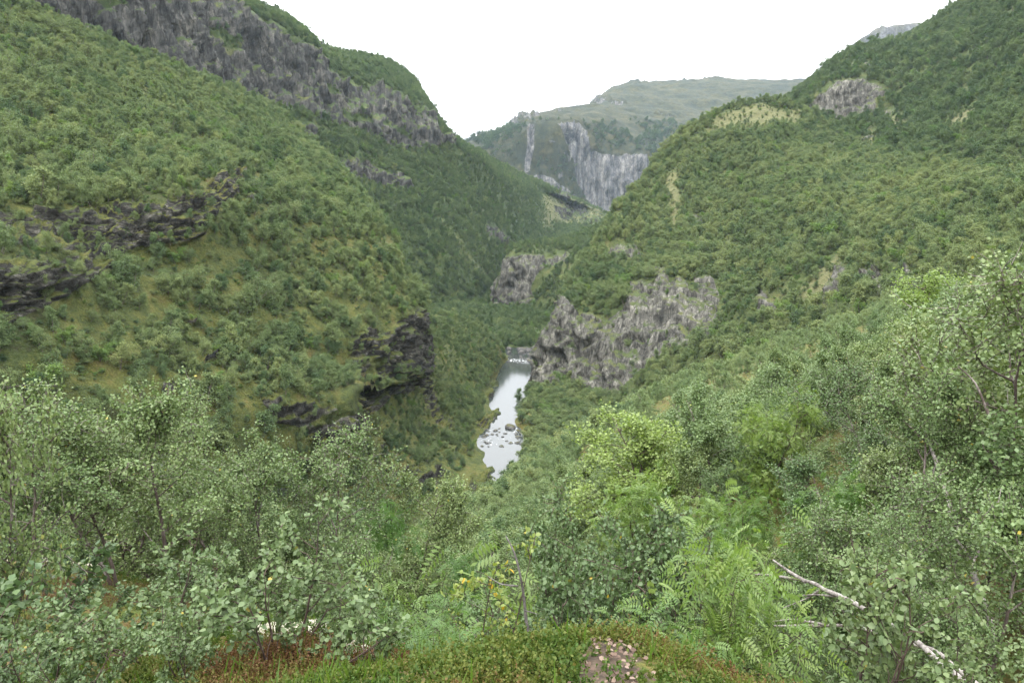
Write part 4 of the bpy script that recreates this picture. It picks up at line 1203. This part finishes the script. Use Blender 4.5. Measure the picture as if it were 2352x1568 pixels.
def scatter_patch(name, dens, hmin, hmax, tint=(0.45, 0.15), rock_cut=0.35, rock_trees=0.12, dmin=2.2, wid=1.0, grow=None, region=None, apron=0, kinds=None):
    pt = PATCH[name]
    G, N, rk, br = pt['G'], pt['N'], pt['rock'], pt['bare']
    a = np.cross(G[:-1, 1:] - G[:-1, :-1], G[1:, :-1] - G[:-1, :-1])
    area = np.linalg.norm(a, axis=2)
    area = area * np.clip(np.abs(N[:-1, :-1, 2]), 0.25, 1)
    C = G[:-1, :-1]
    px, py, dp = proj(C)
    vis = (px > -80) & (px < W + 80) & (py > -80) & (py < H + 80) & (dp > 1)
    facing = (N[:-1, :-1] * -unit(C)).sum(-1) > -0.25
    clump = fbm(C / 16, 3, 101)
    dn = dens * (1 + 0.75 * clump).clip(0.25, 2.0)
    r0 = rk[:-1, :-1]
    dn = dn * np.where(r0 > rock_cut, rock_trees, 1.0) * (1 - 0.6 * br[:-1, :-1])
    for pl in pt.get('polys', ()):
        sd = poly_sd(px, py - apron, pl)
        dn = dn * np.where(sd > -4, 0.5, 1.0)
    if region is not None:
        dn = dn * region(C, px, py)
    w = (area * dn * vis * facing).ravel()
    n = rng.poisson(w.sum())
    if n == 0:
        return
    f = rng.choice(w.size, n, p=w / w.sum())
    r, c = np.unravel_index(f, area.shape)
    u = rng.uniform(0, 1, (n, 1))
    v = rng.uniform(0, 1, (n, 1))
    p = (G[r, c] * (1 - u) + G[r, c + 1] * u) * (1 - v) + (G[r + 1, c] * (1 - u) + G[r + 1, c + 1] * u) * v
    # thin out trunks that stand too close
    cell = {}
    keep = np.zeros(n, bool)
    for i in range(n):
        k = (int(p[i, 0] // dmin), int(p[i, 1] // dmin), int(p[i, 2] // dmin))
        if k in cell:
            continue
        cell[k] = 1
        keep[i] = True
    keep &= p[:, 2] > RIVER_Z + (2.0 if name == 'left_river_bank' else -20)
    p = p[keep]
    n = len(p)
    h = rng.uniform(hmin, hmax, n) * np.exp(np.clip(rng.normal(-0.05, 0.22, n), -0.5, 0.38)) * (1 - 0.45 * (rk[r[keep], c[keep]] > rock_cut)) * (1 - 0.5 * br[r[keep], c[keep]])
    if grow is not None:
        h = h * grow(p)
    s = h / 5.0
    ww = wid * rng.uniform(0.85, 1.2, n)
    big = fbm(p / 40, 2, 103)
    add_forest(p - np.array([0, 0, 0.15]), np.stack([s * ww, s * ww, s], -1), rng.choice(NFAR, n, p=FARP) if kinds is None else rng.choice(kinds, n), np.clip(rng.normal(tint[0], tint[1], n) + 0.22 * big, 0.0, 1.0))
    print('forest', name, n)


scatter_patch('left_hillside', 0.2, 0.7, 1.5, (0.5, 0.25), dmin=1.0, wid=1.7, kinds=[5, 6, 7, 7], rock_trees=0.15, apron=0)
scatter_patch('right_hillside', 0.16, 0.8, 1.8, (0.45, 0.22), dmin=1.2, wid=1.7, kinds=[5, 6, 7, 7], rock_trees=0.2, apron=0)
scatter_patch('left_river_bank', 0.3, 0.7, 1.5, (0.5, 0.25), dmin=1.0, wid=1.7, kinds=[5, 6, 7, 7], rock_trees=0.15, apron=0)
scatter_patch('left_hillside', 0.13, 3.7, 6.4, (0.52, 0.16), apron=26, rock_trees=0.55)
scatter_patch('left_river_bank', 0.12, 2.8, 4.8, (0.52, 0.16), apron=18)
scatter_patch('left_mountain', 0.06, 1.5, 3.5, (0.34, 0.16), dmin=2.0, rock_trees=0.1, wid=1.6, kinds=[5, 7, 0])
scatter_patch('left_mountain', 0.13, 4.5, 8.0, (0.36, 0.14), dmin=2.6, rock_trees=0.03, apron=8)
scatter_patch('right_hillside', 0.125, 4.4, 7.4, (0.6, 0.15), rock_trees=0.08, apron=12)
scatter_patch('right_mountain', 0.095, 5.0, 8.5, (0.28, 0.14), dmin=2.8, rock_trees=0.02)
scatter_patch('river_crag', 0.11, 4.0, 6.5, (0.35, 0.13), rock_trees=0.05)
scatter_patch('valley_floor', 0.07, 4.0, 7.5, (0.38, 0.15), region=lambda C, px, py: ((C[..., 1] > 484) & (C[..., 1] < 1300) & (np.abs(C[..., 0]) < 220)) * 1.0)
scatter_patch('far_mountain', 0.010, 9.0, 15.0, (0.1, 0.08), dmin=8, rock_trees=0.01, wid=1.3, kinds=[0, 1, 5, 5], region=lambda C, px, py: sstep(272, 300, py) * (fbm(C / 130, 3, 105) > -0.2))

FP = np.concatenate(FP)
FS = np.concatenate(FS)
FI = np.concatenate(FI)
FT = np.concatenate(FT)
print('forest total', len(FP))
me = bpy.data.meshes.new('birch_forest')
me.vertices.add(len(FP))
me.vertices.foreach_set('co', FP.astype(np.float32).ravel())
for nme, ty, fld, arr in (('src', 'INT', 'value', FI.astype(np.int32)), ('tint', 'FLOAT', 'value', FT.astype(np.float32)), ('scl', 'FLOAT_VECTOR', 'vector', FS.astype(np.float32).ravel()),
                          ('rot', 'FLOAT_VECTOR', 'vector', np.stack([rng.normal(0, 0.07, len(FP)), rng.normal(0, 0.07, len(FP)), rng.uniform(0, 6.28, len(FP))], -1).astype(np.float32).ravel())):
    a = me.attributes.new(nme, ty, 'POINT')
    a.data.foreach_set(fld, arr)
me.update()
forest = link('birch_forest', me)
tag(forest, 'dense birch forest covering the hillsides on both sides of the gorge', 'forest', kind='stuff')
ng = bpy.data.node_groups.new('forest_scatter', 'GeometryNodeTree')
ng.interface.new_socket('Geometry', in_out='INPUT', socket_type='NodeSocketGeometry')
ng.interface.new_socket('Geometry', in_out='OUTPUT', socket_type='NodeSocketGeometry')
gi, go = ng.nodes.new('NodeGroupInput'), ng.nodes.new('NodeGroupOutput')
join = ng.nodes.new('GeometryNodeJoinGeometry')


def named(nm, ty):
    nd = ng.nodes.new('GeometryNodeInputNamedAttribute')
    nd.data_type = ty
    nd.inputs[0].default_value = nm
    return next(s for s in nd.outputs if s.enabled and s.name == 'Attribute')


a_src, a_scl, a_rot = named('src', 'INT'), named('scl', 'FLOAT_VECTOR'), named('rot', 'FLOAT_VECTOR')
e2r = ng.nodes.new('FunctionNodeEulerToRotation')
ng.links.new(a_rot, e2r.inputs[0])
for k, key in enumerate(SRCK):
    jj = ng.nodes.new('GeometryNodeJoinGeometry')
    for part in ('crown_obj', 'trunk_obj'):
        oi = ng.nodes.new('GeometryNodeObjectInfo')
        oi.transform_space = 'ORIGINAL'
        oi.inputs['Object'].default_value = PROTO[key][part]
        ng.links.new(oi.outputs['Geometry'], jj.inputs[0])
    cmpn = ng.nodes.new('FunctionNodeCompare')
    cmpn.data_type = 'INT'
    cmpn.operation = 'EQUAL'
    ia = [s for s in cmpn.inputs if s.type == 'INT']
    ng.links.new(a_src, ia[0])
    ia[1].default_value = k
    iop = ng.nodes.new('GeometryNodeInstanceOnPoints')
    ng.links.new(gi.outputs[0], iop.inputs['Points'])
    ng.links.new(cmpn.outputs[0], iop.inputs['Selection'])
    ng.links.new(jj.outputs[0], iop.inputs['Instance'])
    ng.links.new(e2r.outputs[0], iop.inputs['Rotation'])
    ng.links.new(a_scl, iop.inputs['Scale'])
    ng.links.new(iop.outputs[0], join.inputs[0])
ng.links.new(join.outputs[0], go.inputs[0])
md = forest.modifiers.new('scatter', 'NODES')
md.node_group = ng


# ------------------------------------------------------------------ ground cover on the outcrop
def cover():
    # heather and bilberry: upright twigs with tiny leaves
    m = leaf_mat('heather_leaf', (0.04, 0.075, 0.012), (0.095, 0.11, 0.022), (0.115, 0.056, 0.026), yel_at=1.2, trans=0.25, rough=0.6, spec=0.2)
    # its colour runs over the whole range leaf by leaf
    nt = m.node_tree
    r = np.random.default_rng(55)
    n = 24000
    x = np.where(r.uniform(0, 1, n) < 0.7, r.uniform(-2.0, 2.2, n), r.uniform(-6.5, -1.5, n))
    y = np.where(x > -1.5, 1.4 + 3.2 * r.uniform(0, 1, n) ** 0.8, r.uniform(1.8, 9.5, n))
    lit = blobs(x, y, LITTER)
    lic = blobs(x, y, LICHEN)
    dens = np.clip(0.75 + 1.1 * fbm(np.stack([x, y, x * 0], -1) / 0.5, 3, 111), 0, 1) * (1 - 0.93 * lit) * (1 - 0.9 * lic)
    k = r.uniform(0, 1, n) < dens
    x, y = x[k], y[k]
    z = ground(x, y)
    A = Acc()
    sp = fbm(np.stack([x, y, x * 0], -1) / 0.7, 3, 113)
    for i in range(len(x)):
        hgt = r.uniform(0.03, 0.085) * (1 + 0.7 * sp[i]) * (1.7 if r.uniform() < 0.08 else 1)
        ns = r.integers(3, 6)
        red = np.clip(0.4 + 1.3 * sp[i] + r.normal(0, 0.12), 0, 1)
        base = np.array([x[i], y[i], z[i] - 0.01])
        nl = 13
        d = unit(r.normal(0, 0.35, (ns, 3)) + UP)
        t = np.tile(np.linspace(0.15, 1, nl), (ns, 1))
        pos = (base + r.normal(0, 0.015, (ns, 1, 3)) * np.array([1, 1, 0]) + d[:, None] * (t * hgt)[..., None]).reshape(-1, 3)
        dd = np.repeat(d, nl, 0)
        ax = unit(r.normal(0, 0.7, pos.shape) + dd * 0.8)
        leaves(pos, ax, unit(r.normal(0, 0.6, pos.shape) + UP * 0.6), np.full(len(pos), 0.0105 if red > 0.4 else 0.0145) * r.uniform(0.7, 1.3, len(pos)), 'lod', A, np.clip(red + r.normal(0, 0.12, len(pos)), 0, 1))
    V, Q, a = A.data()
    ob = link('heather', mk_mesh('heather', V, Q, mats=[m], attrs={'lv': a}))
    tag(ob, 'low heather and bilberry carpet on the mossy outcrop', 'heather', kind='stuff')
    # make lv, not tint, drive its ramp
    for nd in nt.nodes:
        if nd.type == 'MATH' and nd.operation == 'MULTIPLY' and abs(nd.inputs[1].default_value - 0.25) < 1e-6:
            nd.inputs[1].default_value = 1.0
    # grass blades
    gm = leaf_mat('grass_blade', (0.06, 0.11, 0.015), (0.13, 0.17, 0.03), (0.24, 0.2, 0.06), yel_at=1.2, trans=0.4)
    n = 5200
    x = r.uniform(-3.6, 3.4, n)
    y = 1.4 + 4.2 * r.uniform(0, 1, n) ** 0.8
    dn = fbm(np.stack([x, y, x * 0], -1) / 0.6, 3, 121)
    k = (dn > -0.05) & (blobs(x, y, LITTER) < 0.5)
    x, y = x[k], y[k]
    z = ground(x, y)
    A = Acc()
    ax = unit(r.normal(0, 0.35, (len(x), 3)) + UP)
    leaves(np.stack([x, y, z], -1), ax, unit(r.normal(0, 1, (len(x), 3))), r.uniform(0.08, 0.2, len(x)), 'blade', A, r.uniform(0, 1, len(x)))
    V, Q, a = A.data()
    for c in (0,):
        pass
    ob = link('grass', mk_mesh('grass', V, Q, mats=[gm], attrs={'lv': a}))
    tag(ob, 'thin green and straw coloured grass blades on the outcrop', 'grass', kind='stuff')
    # dry leaves
    dm = leaf_mat('dry_leaf', (0.06, 0.033, 0.022), (0.125, 0.08, 0.056), (0.22, 0.16, 0.125), yel_at=1.2, trans=0.1, rough=0.7)
    for nd in dm.node_tree.nodes:
        if nd.type == 'MATH' and nd.operation == 'MULTIPLY' and abs(nd.inputs[1].default_value - 0.25) < 1e-6:
            nd.inputs[1].default_value = 1.0
    n = 5000
    x = r.uniform(-0.6, 1.9, n)
    y = r.uniform(1.7, 3.9, n)
    k = r.uniform(0, 1, n) < np.clip(blobs(x, y, LITTER) * 0.85 + 0.03, 0, 1)
    x, y = x[k], y[k]
    z = ground(x, y) + r.uniform(0.004, 0.03, len(x))
    A = Acc()
    leaves(np.stack([x, y, z], -1), unit(r.normal(0, 1, (len(x), 3)) * np.array([1, 1, 0.25])), unit(r.normal(0, 0.35, (len(x), 3)) + UP), r.uniform(0.014, 0.03, len(x)), 'leaf', A, r.uniform(0, 1, len(x)))
    V, Q, a = A.data()
    ob = link('fallen_leaves', mk_mesh('fallen_leaves', V, Q, mats=[dm], attrs={'lv': a}))
    tag(ob, 'dry pinkish brown birch leaves scattered on the bare patch of the outcrop', 'leaves', kind='stuff')
    # reindeer lichen cushions
    lm, nt = new_mat('lichen')
    b = NB(nt)
    geo = b.n('ShaderNodeNewGeometry')
    n1 = b.noise(geo.outputs['Position'], 30, 4, 0.7)
    bs = b.n('ShaderNodeBsdfPrincipled')
    b.l(b.ramp(n1, [(0.3, (0.16, 0.15, 0.10)), (0.6, (0.42, 0.40, 0.31))]), bs.inputs['Base Color'])
    bs.inputs['Roughness'].default_value = 0.95
    bm = b.n('ShaderNodeBump')
    bm.inputs['Strength'].default_value = 1.0
    bm.inputs['Distance'].default_value = 0.02
    b.l(n1, bm.inputs['Height'])
    b.l(bm.outputs[0], bs.inputs['Normal'])
    o = b.n('ShaderNodeOutputMaterial')
    b.l(bs.outputs[0], o.inputs[0])
    th, ph = np.meshgrid(np.linspace(0, 2 * math.pi, 9)[:-1], np.linspace(0.1, math.pi * 0.6, 5))
    S = np.stack([np.cos(th) * np.sin(ph), np.sin(th) * np.sin(ph), np.cos(ph)], -1)
    idx = np.arange(40).reshape(5, 8)
    qs = np.stack([idx[:-1], idx[1:], np.roll(idx[1:], -1, 1), np.roll(idx[:-1], -1, 1)], -1).reshape(-1, 4)
    A = Acc()
    for bx, by, br in LICHEN:
        for i in range(int(330 * br ** 1.2) + 4):
            a = r.uniform(0, 6.28)
            q = br * 0.85 * math.sqrt(r.uniform(0, 1))
            x0, y0 = bx + q * math.cos(a), by + q * math.sin(a)
            if vnoise(np.array([[x0 / 0.3, y0 / 0.3, 3.0]]))[0] < -0.25:
                continue
            s = r.uniform(0.015, 0.045)
            z0 = float(ground(np.array([x0]), np.array([y0]))[0])
            V = S * s * np.array([1, 1, 0.75])
            V = V * (1 + 0.25 * vnoise(V / s * 2.2 + i))[..., None]
            A.add((V + np.array([x0, y0, z0])).reshape(-1, 3), qs)
    V, Q, _ = A.data()
    ob = link('reindeer_lichen', mk_mesh('reindeer_lichen', V, Q, mats=[lm], smooth=True))
    tag(ob, 'cream coloured reindeer lichen cushions on the outcrop', 'lichen', kind='stuff')


cover()


# ------------------------------------------------------------------ stones
def stone(name, c, size, seed, mat, label, cat, group=None, squash=0.6):
    n, mm = 14, 9
    th, ph = np.meshgrid(np.linspace(0, 2 * math.pi, n + 1)[:-1], np.linspace(0.05, math.pi - 0.05, mm))
    S = np.stack([np.cos(th) * np.sin(ph), np.sin(th) * np.sin(ph), np.cos(ph)], -1)
    S = S * (1 + 0.3 * fbm(S * 1.3 + seed, 3, seed))[..., None]
    S = np.round(S * 3.5) / 3.5 * 0.35 + S * 0.65
    idx = np.arange(n * mm).reshape(mm, n)
    q = np.stack([idx[:-1], idx[1:], np.roll(idx[1:], -1, 1), np.roll(idx[:-1], -1, 1)], -1).reshape(-1, 4)
    V = S * np.array([size, size * 0.8, size * squash])
    ob = link(name, mk_mesh(name, V.reshape(-1, 3), q, mats=[mat], smooth=False, attrs={'rock': np.ones(n * mm)}), loc=c)
    ob.rotation_euler = (0, 0, seed * 1.7)
    return tag(ob, label, cat, group)


M_STONE = terrain_mat('river_stone', [(0.05, 0.05, 0.02), (0.07, 0.075, 0.03), (0.1, 0.1, 0.04), (0.12, 0.1, 0.05)], [(0.04, 0.04, 0.04), (0.09, 0.088, 0.085), (0.15, 0.145, 0.14), (0.25, 0.24, 0.22)], streak=(0.8, 0.8, 0.8), moss=0.95, rockscale=2)
stone('boulder', (*P(1172, 981, 291)[:2], RIVER_Z + 0.1), 3.2, 1, M_STONE, 'large dark flat boulder in the middle of the river', 'boulder', None, 0.4)
r = np.random.default_rng(77)
for i in range(46):
    px, py = r.uniform(1105, 1212), r.uniform(984, 1026)
    v = (H / 2 - py) / F
    Yd = RIVER_Z / (-SP + v * CP) * (CP + v * SP)
    c = P(px, py, Yd)
    stone('river_stone', (c[0], c[1], RIVER_Z), r.uniform(0.4, 1.1), 10 + i, M_STONE, 'small grey stone breaking the surface of the shallow rapid', 'stone', 'stones in the rapid', 0.45)
for i in range(12):
    px, py = r.uniform(1160, 1225), r.uniform(812, 832)
    v = (H / 2 - py) / F
    Yd = RIVER_Z / (-SP + v * CP) * (CP + v * SP)
    c = P(px, py, Yd)
    stone('river_stone', (c[0], c[1], RIVER_Z), r.uniform(0.8, 2.2), 80 + i, M_STONE, 'grey stone at the far small rapid where the river narrows', 'stone', 'stones at the far rapid', 0.6)
for i in range(12):
    px = r.uniform(1165, 1250)
    c = P(px, 805, r.uniform(458, 480))
    stone('river_boulder', (c[0], c[1], RIVER_Z + 0.3), r.uniform(1.5, 4.0), 100 + i, M_STONE, 'large grey block among those heaped where the river bends out of sight', 'boulder', 'blocks at the river bend', 0.7)
for px, py, Y, s, lab in ((1998, 327, 540, 7.0, 'pale boulder in the grassy gully below the right cliff'), (2095, 425, 440, 4.0, 'square grey boulder among trees on the right mountain')):
    stone('boulder', P(px, py, Y), s, int(px) % 50, M_STONE, lab, 'boulder', None, 0.7)

# ------------------------------------------------------------------ light, air, camera
world = bpy.data.worlds.new('World')
scene.world = world
world.use_nodes = True
nt = world.node_tree
nt.nodes.clear()
b = NB(nt)
sky = b.n('ShaderNodeTexSky', sky_type='NISHITA')
sky.sun_disc = False
sky.sun_elevation = R(60)
sky.sun_rotation = R(-140)
sky.air_density = 1.0
sky.dust_density = 6.0
hsv = b.n('ShaderNodeHueSaturation')
hsv.inputs['Saturation'].default_value = 0.18
b.l(sky.outputs[0], hsv.inputs['Color'])
bg = b.n('ShaderNodeBackground')
tc = b.n('ShaderNodeTexCoord')
cl = b.noise(tc.outputs['Generated'], 2.2, 4, 0.5)
sz = b.n('ShaderNodeSeparateXYZ')
b.l(tc.outputs['Generated'], sz.inputs[0])
zen = b.mapr(sz.outputs[2], 0.0, 1.0, 0.36, 1.42)
clouds = b.mix(1.0, b.ramp(cl, [(0.35, (20.5, 20.9, 21.5)), (0.65, (24.0, 24.1, 24.3))]), zen, 'MULTIPLY')
b.l(b.mix(0.8, hsv.outputs[0], clouds), bg.inputs[0])
bg.inputs[1].default_value = 0.13
wo = b.n('ShaderNodeOutputWorld')
b.l(bg.outputs[0], wo.inputs[0])

sun = bpy.data.lights.new('sun', 'SUN')
sun.energy = 1.4
sun.angle = R(20)
sun.color = (1.0, 0.97, 0.93)
so = link('sun', sun)
d = Vector((math.sin(R(-140)) * math.cos(R(60)), math.cos(R(-140)) * math.cos(R(60)), math.sin(R(60))))
so.rotation_euler = d.to_track_quat('Z', 'Y').to_euler()

HAZE = 1
if HAZE:
    hb = np.array([(x, y, z) for x in (-3300, 3300) for y in (-330, 5600) for z in (-110, 900)], float)
    hq = np.array([(0, 1, 3, 2), (4, 6, 7, 5), (0, 4, 5, 1), (2, 3, 7, 6), (0, 2, 6, 4), (1, 5, 7, 3)])
    hm, nt = new_mat('haze')
    b = NB(nt)
    pv = b.n('ShaderNodeVolumePrincipled')
    pv.inputs['Color'].default_value = (0.66, 0.83, 1.0, 1)
    pv.inputs['Density'].default_value = 0.000034
    pv.inputs['Anisotropy'].default_value = 0.0
    o = b.n('ShaderNodeOutputMaterial')
    b.l(pv.outputs[0], o.inputs['Volume'])
    hz = link('haze', mk_mesh('haze', hb, hq, mats=[hm]))
    tag(hz, kind='stuff')

cam = bpy.data.cameras.new('camera')
cam.sensor_width = 36
cam.lens = 24.0
cam.clip_start = 0.05
cam.clip_end = 20000
co = link('camera', cam, loc=(0, 0, 0))
co.rotation_euler = (R(80), 0, 0)
scene.camera = co

scene.view_settings.view_transform = 'Standard'
scene.view_settings.look = 'None'
scene.view_settings.exposure = 0.9
scene.view_settings.gamma = 1.0
cy = scene.cycles
cy.max_bounces = 5
cy.diffuse_bounces = 2
cy.glossy_bounces = 2
cy.transmission_bounces = 2
cy.volume_bounces = 2
cy.transparent_max_bounces = 4
cy.use_denoising = True
cy.sample_clamp_indirect = 4
